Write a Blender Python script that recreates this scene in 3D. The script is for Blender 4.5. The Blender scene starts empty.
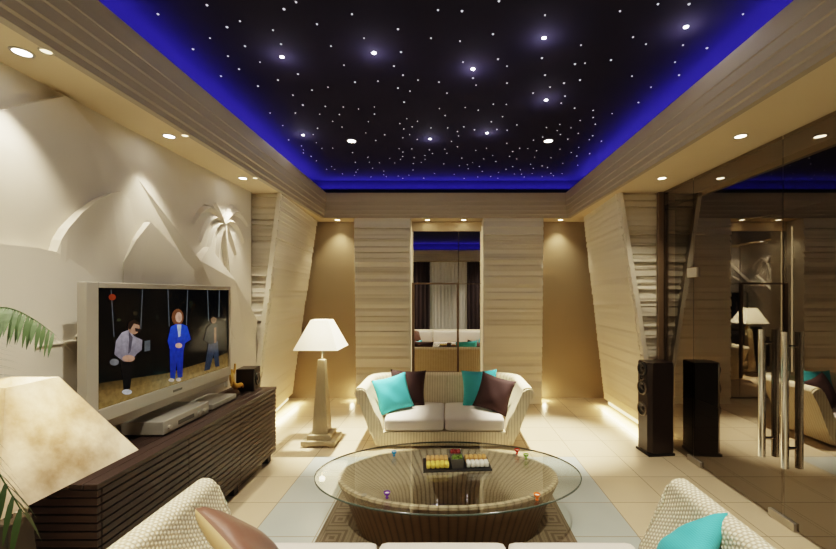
import bpy, bmesh, math, random
from mathutils import Vector, Matrix, Euler
PI = math.pi
SC = bpy.context.scene
COL = SC.collection
RND = random.Random(7)

# ------------------------------------------------------------------ helpers
def link(o, parent=None):
    COL.objects.link(o)
    if parent is not None:
        o.parent = parent
    return o

def tag(o, label=None, cat=None, group=None, kind=None):
    if label: o['label'] = label
    if cat: o['category'] = cat
    if group: o['group'] = group
    if kind: o['kind'] = kind
    return o

def thing(name, label, cat, loc=(0, 0, 0), rz=0.0, group=None):
    o = bpy.data.objects.new(name, None)
    o.empty_display_size = 0.05
    COL.objects.link(o)
    o.location = loc
    o.rotation_euler = (0, 0, rz)
    return tag(o, label, cat, group)

def obj(name, bm, mat, parent=None, smooth=False, loc=None, rot=None, angle=None):
    me = bpy.data.meshes.new(name)
    bmesh.ops.recalc_face_normals(bm, faces=bm.faces[:])
    bm.to_mesh(me); bm.free()
    mats = mat if isinstance(mat, (list, tuple)) else [mat]
    for m in mats: me.materials.append(m)
    if smooth:
        for p in me.polygons: p.use_smooth = True
        if angle:
            me.set_sharp_from_angle(angle=math.radians(angle))
    o = bpy.data.objects.new(name, me)
    link(o, parent)
    if loc is not None: o.location = loc
    if rot is not None: o.rotation_euler = rot
    return o

def struct(name, bm, mat, parent=None, **k):
    return tag(obj(name, bm, mat, parent, **k), kind='structure')

def dup(root, loc=None, rz=None, label=None, group=None):
    r = root.copy(); COL.objects.link(r)
    if loc is not None: r.location = loc
    if rz is not None: r.rotation_euler = (0, 0, rz)
    if label: r['label'] = label
    if group: r['group'] = group
    for ch in list(root.children):
        c = ch.copy(); COL.objects.link(c); c.parent = r
        for g in ch.children:
            d = g.copy(); COL.objects.link(d); d.parent = c
    return r

def face(bm, pts):
    return bm.faces.new([bm.verts.new(p) for p in pts])

def box(bm, x0, x1, y0, y1, z0, z1, bev=0.0, seg=2):
    vs = [bm.verts.new((x, y, z)) for z in (z0, z1) for (x, y) in ((x0, y0), (x1, y0), (x1, y1), (x0, y1))]
    fs = [(0, 3, 2, 1), (4, 5, 6, 7), (0, 1, 5, 4), (1, 2, 6, 5), (2, 3, 7, 6), (3, 0, 4, 7)]
    nf = [bm.faces.new([vs[i] for i in f]) for f in fs]
    if bev > 0:
        es = set(e for f in nf for e in f.edges)
        bmesh.ops.bevel(bm, geom=list(es), offset=bev, segments=seg, affect='EDGES', profile=0.5)

def lathe(bm, prof, n=24, cx=0, cy=0, sx=1.0, sy=1.0, cap0=False, cap1=False):
    rings = []
    for (r, z) in prof:
        rings.append([bm.verts.new((cx + sx * r * math.cos(2 * PI * i / n), cy + sy * r * math.sin(2 * PI * i / n), z)) for i in range(n)])
    for a, b in zip(rings[:-1], rings[1:]):
        for i in range(n):
            bm.faces.new((a[i], a[(i + 1) % n], b[(i + 1) % n], b[i]))
    if cap0: bm.faces.new(rings[0][::-1])
    if cap1: bm.faces.new(rings[-1])
    return rings

def frustum(bm, h0, z0, h1, z1, cap=True, hy0=None, hy1=None):
    hy0 = hy0 or h0; hy1 = hy1 or h1
    a = [bm.verts.new((sx * h0, sy * hy0, z0)) for sx, sy in ((-1, -1), (1, -1), (1, 1), (-1, 1))]
    b = [bm.verts.new((sx * h1, sy * hy1, z1)) for sx, sy in ((-1, -1), (1, -1), (1, 1), (-1, 1))]
    for i in range(4):
        bm.faces.new((a[i], a[(i + 1) % 4], b[(i + 1) % 4], b[i]))
    if cap:
        bm.faces.new(a[::-1]); bm.faces.new(b)

def tube(bm, pts, r, n=8, r_end=None, cap=True):
    pts = [Vector(p) for p in pts]
    rings = []
    up = Vector((0, 0, 1))
    for i, p in enumerate(pts):
        t = (pts[min(i + 1, len(pts) - 1)] - pts[max(i - 1, 0)]).normalized()
        ref = up if abs(t.dot(up)) < 0.95 else Vector((1, 0, 0))
        a = t.cross(ref).normalized(); b = t.cross(a).normalized()
        rr = r if r_end is None else r + (r_end - r) * i / (len(pts) - 1)
        rings.append([bm.verts.new(p + a * rr * math.cos(2 * PI * k / n) + b * rr * math.sin(2 * PI * k / n)) for k in range(n)])
    for a, b in zip(rings[:-1], rings[1:]):
        for k in range(n):
            bm.faces.new((a[k], a[(k + 1) % n], b[(k + 1) % n], b[k]))
    if cap:
        bm.faces.new(rings[0][::-1]); bm.faces.new(rings[-1])

def rounded_box(bm, hx, hy, hz, r, bulge=0.0, n=10, side=0.0):
    """soft cushion: a cube grid pushed onto a rounded box"""
    def grid(axis, sgn):
        vs = []
        for i in range(n + 1):
            row = []
            for j in range(n + 1):
                u = -1 + 2 * i / n; v = -1 + 2 * j / n
                u = math.copysign(abs(u) ** 0.75, u); v = math.copysign(abs(v) ** 0.75, v)
                c = [0, 0, 0]
                c[axis] = sgn; c[(axis + 1) % 3] = u; c[(axis + 2) % 3] = v
                p = Vector((c[0] * hx, c[1] * hy, c[2] * hz))
                q = Vector((max(-hx + r, min(hx - r, p.x)), max(-hy + r, min(hy - r, p.y)), max(-hz + r, min(hz - r, p.z))))
                d = p - q
                if d.length > 1e-6: p = q + d.normalized() * r
                fx = 1 - (p.x / hx) ** 2; fy = 1 - (p.y / hy) ** 2; fz = 1 - (p.z / hz) ** 2
                p.z += bulge * fx * fy * (p.z / hz)
                p.y += side * fx * fz * (p.y / hy)
                row.append(bm.verts.new(p))
            vs.append(row)
        for i in range(n):
            for j in range(n):
                bm.faces.new((vs[i][j], vs[i + 1][j], vs[i + 1][j + 1], vs[i][j + 1]))
    for ax in range(3):
        for s in (-1, 1): grid(ax, s)
    bmesh.ops.remove_doubles(bm, verts=bm.verts[:], dist=1e-4)

def pillow_bm(a, b, t, n=16, seed=0):
    """knife-edge scatter cushion standing in the XZ plane"""
    bm = bmesh.new()
    rr = random.Random(seed)
    ph = [rr.uniform(0, 6) for _ in range(4)]
    uvl = bm.loops.layers.uv.new('UVMap')
    sheets = []
    for s in (-1, 1):
        vs = []
        for i in range(n + 1):
            row = []
            for j in range(n + 1):
                u = -1 + 2 * i / n; v = -1 + 2 * j / n
                x = u * a * (1 - 0.10 * (1 - v * v)); z = v * b * (1 - 0.10 * (1 - u * u))
                h = max(0.0, (1 - u * u)) ** 0.5 * max(0.0, (1 - v * v)) ** 0.5
                w = 1 + 0.10 * math.sin(3 * u + ph[0]) * math.sin(3.5 * v + ph[1]) + 0.05 * math.sin(7 * u + 5 * v + ph[2])
                row.append(bm.verts.new((x, s * t * (h ** 0.85) * w, z)))
            vs.append(row)
        for i in range(n):
            for j in range(n):
                f = bm.faces.new((vs[i][j], vs[i + 1][j], vs[i + 1][j + 1], vs[i][j + 1]))
    bmesh.ops.remove_doubles(bm, verts=bm.verts[:], dist=1e-5)
    return bm

# ------------------------------------------------------------------ materials
def srgb(r, g, b):
    f = lambda c: ((c / 255 + 0.055) / 1.055) ** 2.4 if c > 10 else c / 255 / 12.92
    return (f(r), f(g), f(b), 1)

class NT:
    def __init__(self, name):
        self.m = bpy.data.materials.new(name); self.m.use_nodes = True
        self.t = self.m.node_tree; self.t.nodes.clear()
        self.out = self.t.nodes.new('ShaderNodeOutputMaterial')
    def n(self, typ, **k):
        nd = self.t.nodes.new(typ)
        for key, v in k.items():
            if key in nd.inputs: nd.inputs[key].default_value = v
            else: setattr(nd, key, v)
        return nd
    def l(self, a, b): self.t.links.new(a, b)
    def math(self, op, a, b=None, c=None):
        nd = self.t.nodes.new('ShaderNodeMath'); nd.operation = op
        for i, v in enumerate((a, b, c)):
            if v is None: continue
            if isinstance(v, (int, float)): nd.inputs[i].default_value = v
            else: self.l(v, nd.inputs[i])
        return nd.outputs[0]
    def mix(self, fac, a, b):
        nd = self.t.nodes.new('ShaderNodeMix'); nd.data_type = 'RGBA'
        for sock, v in ((nd.inputs[0], fac), (nd.inputs[6], a), (nd.inputs[7], b)):
            if isinstance(v, (int, float, tuple)): sock.default_value = v
            else: self.l(v, sock)
        return nd.outputs[2]

def pbr(name, col, rough=0.6, metal=0.0, noise=0.0, nscale=8.0, bump=0.0, bscale=60.0, spec=0.5, coat=0.0, sheen=0.0, emit=None, estr=0.0, stretch=None):
    t = NT(name)
    b = t.n('ShaderNodeBsdfPrincipled')
    b.inputs['Roughness'].default_value = rough
    b.inputs['Metallic'].default_value = metal
    b.inputs['Specular IOR Level'].default_value = spec
    b.inputs['Coat Weight'].default_value = coat
    b.inputs['Sheen Weight'].default_value = sheen
    tc = t.n('ShaderNodeTexCoord')
    vec = tc.outputs['Object']
    if stretch:
        mp = t.n('ShaderNodeMapping'); mp.inputs['Scale'].default_value = stretch
        t.l(vec, mp.inputs[0]); vec = mp.outputs[0]
    nz = t.n('ShaderNodeTexNoise', Scale=nscale); nz.inputs['Detail'].default_value = 4
    t.l(vec, nz.inputs['Vector'])
    dark = tuple(c * (1 - noise) for c in col[:3]) + (1,)
    lite = tuple(min(1, c * (1 + noise * 0.6)) for c in col[:3]) + (1,)
    t.l(t.mix(nz.outputs[0], dark, lite), b.inputs['Base Color'])
    if bump > 0:
        n2 = t.n('ShaderNodeTexNoise', Scale=bscale); t.l(vec, n2.inputs['Vector'])
        bp = t.n('ShaderNodeBump', Strength=bump, Distance=0.01); t.l(n2.outputs[0], bp.inputs['Height'])
        t.l(bp.outputs[0], b.inputs['Normal'])
    if emit:
        b.inputs['Emission Color'].default_value = emit
        b.inputs['Emission Strength'].default_value = estr
    t.l(b.outputs[0], t.out.inputs[0])
    return t.m

def emis(name, col, strength):
    t = NT(name)
    e = t.n('ShaderNodeEmission', Color=col, Strength=strength)
    t.l(e.outputs[0], t.out.inputs[0])
    return t.m

def wicker(name, c_hi, c_lo, pitch=0.02, bump=0.8, hole=0.75):
    """basket weave from the mesh UVs (metres)"""
    t = NT(name)
    b = t.n('ShaderNodeBsdfPrincipled', Roughness=0.55)
    uv = t.n('ShaderNodeUVMap'); uv.uv_map = 'UVMap'
    sp = t.n('ShaderNodeSeparateXYZ'); t.l(uv.outputs[0], sp.inputs[0])
    u = t.math('MULTIPLY', sp.outputs[0], 2 * PI / pitch)
    v = t.math('MULTIPLY', sp.outputs[1], 2 * PI / (pitch * 1.15))
    su = t.math('ABSOLUTE', t.math('SINE', t.math('MULTIPLY', u, 0.5)))
    sv = t.math('SINE', v)
    # weft alternates from rib to rib
    alt = t.math('SINE', t.math('MULTIPLY', u, 0.5))
    wv = t.math('MULTIPLY', alt, sv)
    h = t.math('ADD', t.math('MULTIPLY', su, 0.6), t.math('MULTIPLY', wv, 0.4))
    nz = t.n('ShaderNodeTexNoise', Scale=9.0)
    tc = t.n('ShaderNodeTexCoord'); t.l(tc.outputs['Object'], nz.inputs[0])
    fac = t.n('ShaderNodeMapRange'); fac.inputs[1].default_value = -0.1; fac.inputs[2].default_value = hole
    t.l(h, fac.inputs[0])
    f2 = t.math('MULTIPLY', fac.outputs[0], t.math('ADD', 0.75, t.math('MULTIPLY', nz.outputs[0], 0.5)))
    t.l(t.mix(f2, c_lo, c_hi), b.inputs['Base Color'])
    bp = t.n('ShaderNodeBump', Strength=bump, Distance=0.004); t.l(h, bp.inputs['Height'])
    t.l(bp.outputs[0], b.inputs['Normal'])
    t.l(b.outputs[0], t.out.inputs[0])
    return t.m

def fabric(name, col, scale=420, bump=0.25, rough=0.85, noise=0.12, sheen=0.2):
    t = NT(name)
    b = t.n('ShaderNodeBsdfPrincipled', Roughness=rough)
    b.inputs['Sheen Weight'].default_value = sheen
    tc = t.n('ShaderNodeTexCoord')
    sp = t.n('ShaderNodeSeparateXYZ'); t.l(tc.outputs['Object'], sp.inputs[0])
    w = t.math('MULTIPLY', t.math('SINE', t.math('MULTIPLY', sp.outputs[0], scale)), t.math('SINE', t.math('MULTIPLY', sp.outputs[2], scale)))
    nz = t.n('ShaderNodeTexNoise', Scale=6.0); t.l(tc.outputs['Object'], nz.inputs[0])
    t.l(t.mix(nz.outputs[0], tuple(c * (1 - noise) for c in col[:3]) + (1,), tuple(min(1, c * (1 + noise)) for c in col[:3]) + (1,)), b.inputs['Base Color'])
    bp = t.n('ShaderNodeBump', Strength=bump, Distance=0.002); t.l(w, bp.inputs['Height'])
    t.l(bp.outputs[0], b.inputs['Normal'])
    t.l(b.outputs[0], t.out.inputs[0])
    return t.m

def glass(name, tint, fac_min, ior=1.5, gloss=(1, 1, 1, 1), rough=0.0):
    """clear sheet: see-through plus Fresnel mirror"""
    t = NT(name)
    tr = t.n('ShaderNodeBsdfTransparent', Color=tint)
    gl = t.n('ShaderNodeBsdfGlossy', Color=gloss, Roughness=rough)
    lw = t.n('ShaderNodeLayerWeight'); lw.inputs[0].default_value = 0.5
    f = t.math('ADD', fac_min, t.math('MULTIPLY', 1 - fac_min, t.math('POWER', lw.outputs['Facing'], ior)))
    mx = t.n('ShaderNodeMixShader')
    t.l(f, mx.inputs[0]); t.l(tr.outputs[0], mx.inputs[1]); t.l(gl.outputs[0], mx.inputs[2])
    t.l(mx.outputs[0], t.out.inputs[0])
    return t.m

TILE = 0.48
def floor_material():
    t = NT('cream_floor_tiles')
    b = t.n('ShaderNodeBsdfPrincipled')
    tc = t.n('ShaderNodeTexCoord'); sp = t.n('ShaderNodeSeparateXYZ'); t.l(tc.outputs['Object'], sp.inputs[0])
    X, Y = sp.outputs[0], sp.outputs[1]
    tx = t.math('DIVIDE', t.math('SUBTRACT', X, 1.43 - 20 * TILE), TILE)
    ty = t.math('DIVIDE', t.math('SUBTRACT', Y, 3.89 - 20 * TILE), TILE)
    fx, fy = t.math('FRACT', tx), t.math('FRACT', ty)
    ex = t.math('ABSOLUTE', t.math('SUBTRACT', fx, 0.5)); ey = t.math('ABSOLUTE', t.math('SUBTRACT', fy, 0.5))
    g = t.math('GREATER_THAN', t.math('MAXIMUM', ex, ey), 0.5 - 0.0085)
    # per tile tone
    cx = t.n('ShaderNodeCombineXYZ'); t.l(t.math('FLOOR', tx), cx.inputs[0]); t.l(t.math('FLOOR', ty), cx.inputs[1])
    wn = t.n('ShaderNodeTexWhiteNoise'); t.l(cx.outputs[0], wn.inputs[0])
    nz = t.n('ShaderNodeTexNoise', Scale=2.2); nz.inputs['Detail'].default_value = 2; t.l(tc.outputs['Object'], nz.inputs[0])
    tone = t.math('ADD', t.math('MULTIPLY', wn.outputs[0], 0.35), t.math('MULTIPLY', nz.outputs[0], 0.65))
    warm = t.mix(tone, srgb(188, 168, 136), srgb(208, 190, 160))
    cool = t.mix(tone, srgb(158, 164, 156), srgb(178, 182, 174))
    inx = t.math('MULTIPLY', t.math('GREATER_THAN', X, 1.43 - 6 * TILE), t.math('LESS_THAN', X, 1.43))
    ins = t.math('MULTIPLY', inx, t.math('LESS_THAN', Y, 3.89 + TILE))
    base = t.mix(ins, warm, cool)
    t.l(t.mix(g, base, srgb(140, 126, 102)), b.inputs['Base Color'])
    t.l(t.math('ADD', 0.27, t.math('ADD', t.math('MULTIPLY', nz.outputs[0], 0.04), t.math('MULTIPLY', g, 0.3))), b.inputs['Roughness'])
    bp = t.n('ShaderNodeBump', Strength=0.4, Distance=0.003); t.l(t.math('SUBTRACT', 1.0, g), bp.inputs['Height'])
    t.l(bp.outputs[0], b.inputs['Normal'])
    t.l(b.outputs[0], t.out.inputs[0])
    return t.m

def rug_material():
    t = NT('woven_rug')
    b = t.n('ShaderNodeBsdfPrincipled', Roughness=0.95)
    tc = t.n('ShaderNodeTexCoord'); sp = t.n('ShaderNodeSeparateXYZ'); t.l(tc.outputs['Object'], sp.inputs[0])
    ax = t.math('ABSOLUTE', sp.outputs[0]); ay = t.math('ABSOLUTE', sp.outputs[1])
    # distance in from the rug edge
    d = t.math('MINIMUM', t.math('SUBTRACT', 0.96, ax), t.math('SUBTRACT', 0.85, ay))
    # concentric squares of a key border
    px = t.math('SUBTRACT', t.math('FRACT', t.math('DIVIDE', sp.outputs[0], 0.24)), 0.5)
    py = t.math('SUBTRACT', t.math('FRACT', t.math('DIVIDE', sp.outputs[1], 0.24)), 0.5)
    k = t.math('MAXIMUM', t.math('ABSOLUTE', px), t.math('ABSOLUTE', py))
    key = t.math('GREATER_THAN', t.math('SINE', t.math('MULTIPLY', k, 38.0)), 0.0)
    inb = t.math('MULTIPLY', t.math('GREATER_THAN', d, 0.05), t.math('LESS_THAN', d, 0.30))
    rib = t.math('GREATER_THAN', t.math('SINE', t.math('MULTIPLY', sp.outputs[0], 260.0)), 0.2)
    inner = t.mix(rib, srgb(116, 102, 80), srgb(100, 86, 66))
    bord = t.mix(key, srgb(118, 104, 82), srgb(90, 76, 58))
    nz = t.n('ShaderNodeTexNoise', Scale=90.0); t.l(tc.outputs['Object'], nz.inputs[0])
    c = t.mix(inb, inner, bord)
    t.l(t.mix(t.math('MULTIPLY', nz.outputs[0], 0.5), c, srgb(70, 58, 44)), b.inputs['Base Color'])
    bp = t.n('ShaderNodeBump', Strength=0.5, Distance=0.004); t.l(nz.outputs[0], bp.inputs['Height']); t.l(bp.outputs[0], b.inputs['Normal'])
    t.l(b.outputs[0], t.out.inputs[0])
    return t.m

def shade_material(name, col_a, col_b, nscale, estr):
    """translucent shade skin"""
    t = NT(name)
    tc = t.n('ShaderNodeTexCoord')
    nz = t.n('ShaderNodeTexNoise', Scale=nscale); nz.inputs['Detail'].default_value = 6; nz.inputs['Roughness'].default_value = 0.6
    t.l(tc.outputs['Object'], nz.inputs[0])
    mr = t.n('ShaderNodeMapRange'); mr.inputs[1].default_value = 0.3; mr.inputs[2].default_value = 0.7; t.l(nz.outputs[0], mr.inputs[0])
    c = t.mix(mr.outputs[0], col_a, col_b)
    df = t.n('ShaderNodeBsdfDiffuse'); tl = t.n('ShaderNodeBsdfTranslucent')
    t.l(c, df.inputs[0]); t.l(c, tl.inputs[0])
    mx = t.n('ShaderNodeMixShader'); mx.inputs[0].default_value = 0.5
    t.l(df.outputs[0], mx.inputs[1]); t.l(tl.outputs[0], mx.inputs[2])
    if estr > 0:
        em = t.n('ShaderNodeEmission', Strength=estr); t.l(c, em.inputs[0])
        ad = t.n('ShaderNodeAddShader'); t.l(mx.outputs[0], ad.inputs[0]); t.l(em.outputs[0], ad.inputs[1])
        t.l(ad.outputs[0], t.out.inputs[0])
    else:
        t.l(mx.outputs[0], t.out.inputs[0])
    return t.m

def picture_material():
    t = NT('tv_picture_pixels')
    at = t.n('ShaderNodeVertexColor'); at.layer_name = 'Col'
    tc = t.n('ShaderNodeTexCoord')
    nz = t.n('ShaderNodeTexNoise', Scale=30.0); nz.inputs['Detail'].default_value = 5; t.l(tc.outputs['Object'], nz.inputs[0])
    v = t.math('ADD', 0.35, t.math('MULTIPLY', nz.outputs[0], 1.3))
    hs = t.n('ShaderNodeHueSaturation'); t.l(at.outputs[0], hs.inputs['Color']); t.l(v, hs.inputs['Value'])
    em = t.n('ShaderNodeEmission', Strength=0.42); t.l(hs.outputs[0], em.inputs[0])
    gl = t.n('ShaderNodeBsdfGlossy', Roughness=0.15, Color=(0.02, 0.02, 0.02, 1))
    ad = t.n('ShaderNodeAddShader'); t.l(em.outputs[0], ad.inputs[0]); t.l(gl.outputs[0], ad.inputs[1])
    t.l(ad.outputs[0], t.out.inputs[0])
    return t.m

M = {}
M['floor'] = floor_material()
M['rug'] = rug_material()
M['plaster'] = pbr('warm_plaster', srgb(214, 202, 178), 0.75, noise=0.05, nscale=3)
M['relief'] = pbr('white_relief_plaster', srgb(216, 208, 192), 0.7, noise=0.04, nscale=4, bump=0.08, bscale=20)
M['soffit'] = pbr('tan_soffit_paint', srgb(204, 186, 154), 0.6, noise=0.04, nscale=3)
M['niche'] = pbr('tan_niche_wall', srgb(144, 128, 102), 0.6, noise=0.06, nscale=2)
M['strip'] = pbr('layered_sandstone', srgb(226, 217, 197), 0.65, noise=0.07, nscale=4, stretch=(0.0, 0.0, 7), bump=0.0, bscale=25)
M['fascia'] = pbr('beige_cornice', srgb(156, 145, 129), 0.6, noise=0.05, nscale=2, stretch=(0.3, 0.3, 20))
M['star_ceiling'] = pbr('night_sky_ceiling', srgb(33, 31, 48), 0.9, noise=0.15, nscale=2, spec=0.1)
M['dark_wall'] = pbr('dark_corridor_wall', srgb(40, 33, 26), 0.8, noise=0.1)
M['mullion'] = pbr('dark_bronze_mullion', srgb(104, 86, 66), 0.5, metal=0.0)
M['glass_wall'] = glass('smoked_reflective_glass', (0.30, 0.27, 0.24, 1), 0.34, 4.5, (0.66, 0.62, 0.57, 1))
M['table_glass'] = glass('clear_table_glass', (0.95, 0.97, 0.95, 1), 0.06, 4.2)
M['glass_edge'] = pbr('green_glass_edge', srgb(74, 84, 76), 0.1, noise=0.05)
M['mirror'] = pbr('silvered_mirror', srgb(225, 222, 216), 0.01, metal=1.0)
M['wenge'] = pbr('dark_wenge_wood', srgb(46, 32, 26), 0.42, noise=0.35, nscale=6, stretch=(12, 1.2, 12), bump=0.1)
M['wenge_dark'] = pbr('dark_wenge_recess', srgb(22, 14, 11), 0.6)
M['speaker_black'] = pbr('espresso_speaker_veneer', srgb(34, 22, 17), 0.3, noise=0.3, nscale=8, stretch=(10, 10, 1))
M['cone'] = pbr('black_speaker_cone', srgb(12, 12, 13), 0.35)
M['ring'] = pbr('grey_speaker_ring', srgb(120, 112, 100), 0.3, metal=0.8)
M['silver'] = pbr('brushed_silver_plastic', srgb(168, 163, 152), 0.38, metal=0.35, noise=0.05)
M['silver_dark'] = pbr('grey_plastic', srgb(88, 84, 78), 0.45)
M['chrome'] = pbr('polished_steel', srgb(226, 222, 214), 0.12, metal=1.0)
M['satin'] = pbr('satin_steel', srgb(190, 184, 172), 0.35, metal=0.7)
M['wick'] = wicker('cream_wicker', srgb(232, 219, 186), srgb(176, 156, 118), 0.017, 0.8)
M['wick_near'] = wicker('pale_cream_wicker', srgb(246, 238, 214), srgb(158, 138, 102), 0.021, 0.9)
M['wick_brown'] = wicker('brown_wicker', srgb(172, 148, 112), srgb(84, 66, 44), 0.040, 1.0)
def ribbed(name, c_hi, c_lo, pitch):
    t = NT(name)
    b = t.n('ShaderNodeBsdfPrincipled', Roughness=0.6)
    uv = t.n('ShaderNodeUVMap'); uv.uv_map = 'UVMap'
    sp = t.n('ShaderNodeSeparateXYZ'); t.l(uv.outputs[0], sp.inputs[0])
    su = t.math('ABSOLUTE', t.math('SINE', t.math('MULTIPLY', sp.outputs[0], PI / pitch)))
    h = t.math('POWER', su, 0.45)
    sv = t.math('MULTIPLY', t.math('SINE', t.math('MULTIPLY', sp.outputs[1], 2 * PI / 0.012)), 0.12)
    h2 = t.math('ADD', h, sv)
    nz = t.n('ShaderNodeTexNoise', Scale=14.0); tc = t.n('ShaderNodeTexCoord'); t.l(tc.outputs['Object'], nz.inputs[0])
    t.l(t.mix(t.math('MULTIPLY', h2, t.math('ADD', 0.7, t.math('MULTIPLY', nz.outputs[0], 0.6))), c_lo, c_hi), b.inputs['Base Color'])
    bp = t.n('ShaderNodeBump', Strength=0.6, Distance=0.005); t.l(h2, bp.inputs['Height']); t.l(bp.outputs[0], b.inputs['Normal'])
    t.l(b.outputs[0], t.out.inputs[0])
    return t.m
M['wick_brown'] = ribbed('brown_rattan_ribs', srgb(206, 184, 154), srgb(104, 84, 62), 0.054)
M['wick_shadow'] = ribbed('shaded_rattan_ribs', srgb(116, 94, 68), srgb(60, 46, 32), 0.054)
M['wick_rib'] = ribbed('cream_rattan_ribs', srgb(232, 219, 188), srgb(182, 162, 124), 0.034)
M['cushion'] = fabric('ivory_upholstery', srgb(226, 216, 204), noise=0.04)
M['teal'] = fabric('turquoise_fabric', srgb(72, 180, 186), sheen=0.0)
M['brown'] = fabric('chocolate_fabric', srgb(50, 24, 20), sheen=0.0)
M['satin_brown'] = pbr('copper_brown_satin', srgb(112, 76, 60), 0.4, noise=0.3, nscale=3, sheen=0.1)
M['satin_tan'] = pbr('tan_satin', srgb(176, 152, 112), 0.45, noise=0.1)
M['lamp_body'] = pbr('limed_wood_lamp_body', srgb(166, 152, 124), 0.5, noise=0.15, nscale=10, stretch=(6, 6, 1))
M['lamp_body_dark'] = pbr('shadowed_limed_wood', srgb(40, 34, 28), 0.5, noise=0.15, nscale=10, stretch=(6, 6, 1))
M['shade'] = shade_material('white_lamp_shade', srgb(248, 242, 226), srgb(252, 248, 236), 5.0, 0.10)
M['parchment'] = shade_material('parchment_lamp_shade', srgb(172, 148, 114), srgb(244, 234, 214), 6.0, 0.06)
M['gold'] = pbr('gilt_metal', srgb(226, 178, 84), 0.35, metal=0.6, noise=0.3, nscale=30)
M['bronze'] = pbr('dark_bronze', srgb(70, 48, 26), 0.4, metal=0.6)
M['slate'] = pbr('black_slate_tray', srgb(34, 32, 32), 0.4)
M['leaf'] = pbr('palm_leaf_green', srgb(54, 80, 26), 0.5, noise=0.35, nscale=12)
M['trunk'] = pbr('palm_fibre_trunk', srgb(98, 74, 46), 0.9, noise=0.3, nscale=30, bump=0.6)
M['soil'] = pbr('potting_soil', srgb(40, 28, 20), 1.0, noise=0.4, nscale=60)
M['sheer'] = fabric('white_sheer_curtain', srgb(216, 212, 206), noise=0.03)
M['drape'] = fabric('dark_plum_drape', srgb(44, 26, 28), noise=0.1)
M['lens_warm'] = emis('warm_lamp_lens', (1, 0.82, 0.55, 1), 14)
M['lens_white'] = emis('white_lamp_lens', (1, 0.96, 0.9, 1), 22)
M['lens_added'] = emis('added_glow_lens', (1, 0.78, 0.45, 1), 3.0)
M['star'] = emis('fibre_star_point', (0.88, 0.88, 1, 1), 0.7)
M['bigstar'] = emis('bright_star_point', (0.95, 0.93, 1, 1), 14)
M['led_warm'] = emis('warm_led_tape', (1, 0.76, 0.38, 1), 2.2)
M['led_soft'] = emis('soft_led_tape', (1, 0.74, 0.40, 1), 0.9)
M['led_blue'] = emis('blue_led_tape', (0.1, 0.08, 1, 1), 4)

# ------------------------------------------------------------------ camera
cam_d = bpy.data.cameras.new('camera')
cam_d.sensor_width = 36; cam_d.lens = 395 / 836 * 36
cam_d.shift_x = -28 / 836; cam_d.shift_y = 19.5 / 836
cam_d.clip_start = 0.05
cam = link(bpy.data.objects.new('camera', cam_d))
cam.location = (0, 0, 1.8); cam.rotation_euler = (PI / 2, 0, 0)
SC.camera = cam
F, CX, CY, E = 395.0, 446.0, 294.0, 1.8

# ------------------------------------------------------------------ lights
def spot(name, loc, power, size, blend=0.6, col=(1, 0.86, 0.64), rot=(0, 0, 0), radius=0.03, parent=None):
    l = bpy.data.lights.new(name, 'SPOT'); l.energy = power; l.spot_size = math.radians(size); l.spot_blend = blend
    l.color = col; l.shadow_soft_size = radius
    o = link(bpy.data.objects.new(name, l), parent); o.location = loc; o.rotation_euler = rot
    return o
def point(name, loc, power, col, radius=0.03, parent=None):
    l = bpy.data.lights.new(name, 'POINT'); l.energy = power; l.color = col; l.shadow_soft_size = radius
    o = link(bpy.data.objects.new(name, l), parent); o.location = loc
    return o
def area(name, loc, rot, sx, sy, power, col):
    l = bpy.data.lights.new(name, 'AREA'); l.shape = 'RECTANGLE'; l.size = sx; l.size_y = sy; l.energy = power; l.color = col
    o = link(bpy.data.objects.new(name, l)); o.location = loc; o.rotation_euler = rot
    return o

# ------------------------------------------------------------------ room shell
ZS, ZC = 3.05, 3.70          # soffit and star ceiling heights
XW, XG = -2.40, 2.645        # relief wall and glass wall
YB, YF, YP = 6.84, -1.6, 4.87  # back wall, window wall, start of the panelled end

bm = bmesh.new(); box(bm, -2.9, 4.4, YF - 0.1, YB + 0.1, -0.1, 0); struct('floor', bm, M['floor'])

# soffit ring around the coffer
bm = bmesh.new()
XI, YI0, YI1 = 2.0, -1.16, 6.46
for (x0, x1, y0, y1) in ((-2.9, -XI, YF - 0.1, YB + 0.1), (XI, 2.72, YF - 0.1, YB + 0.1), (-XI, XI, YI1, YB + 0.1), (-XI, XI, YF - 0.1, YI0)):
    box(bm, x0, x1, y0, y1, ZS, ZS + 0.03)
struct('ceiling_soffit', bm, M['soffit'])
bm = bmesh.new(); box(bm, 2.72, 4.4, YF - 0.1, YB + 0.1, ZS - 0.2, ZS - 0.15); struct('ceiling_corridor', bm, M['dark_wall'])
bm = bmesh.new(); box(bm, -2.5, 2.5, -1.7, 7.0, ZC, ZC + 0.05); struct('ceiling', bm, M['star_ceiling'])

# cornice: stepped profile swept round the coffer with mitred corners (one run per side)
prof = [(0.06, 3.40), (0.05, 3.44), (0.0, 3.44), (0.0, 3.405), (0.004, 3.31), (0.012, 3.306), (0.014, 3.235),
        (0.024, 3.228), (0.028, 3.16), (0.040, 3.152), (0.044, 3.10), (0.058, 3.09), (0.06, 3.048), (0.11, 3.048)]
LX, LY0, LY1 = 1.94, -1.10, 6.40
def cornice(name, fn):
    bm = bmesh.new()
    a = [bm.verts.new(fn(o, z, 0)) for o, z in prof]; b = [bm.verts.new(fn(o, z, 1)) for o, z in prof]
    for i in range(len(prof) - 1): bm.faces.new((a[i], a[i + 1], b[i + 1], b[i]))
    struct(name, bm, M['fascia'])
cornice('trim_1', lambda o, z, e: (-LX - o, (LY1 + o) if e else (LY0 - o), z))
cornice('trim_2', lambda o, z, e: (LX + o, (LY1 + o) if e else (LY0 - o), z))
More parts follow.
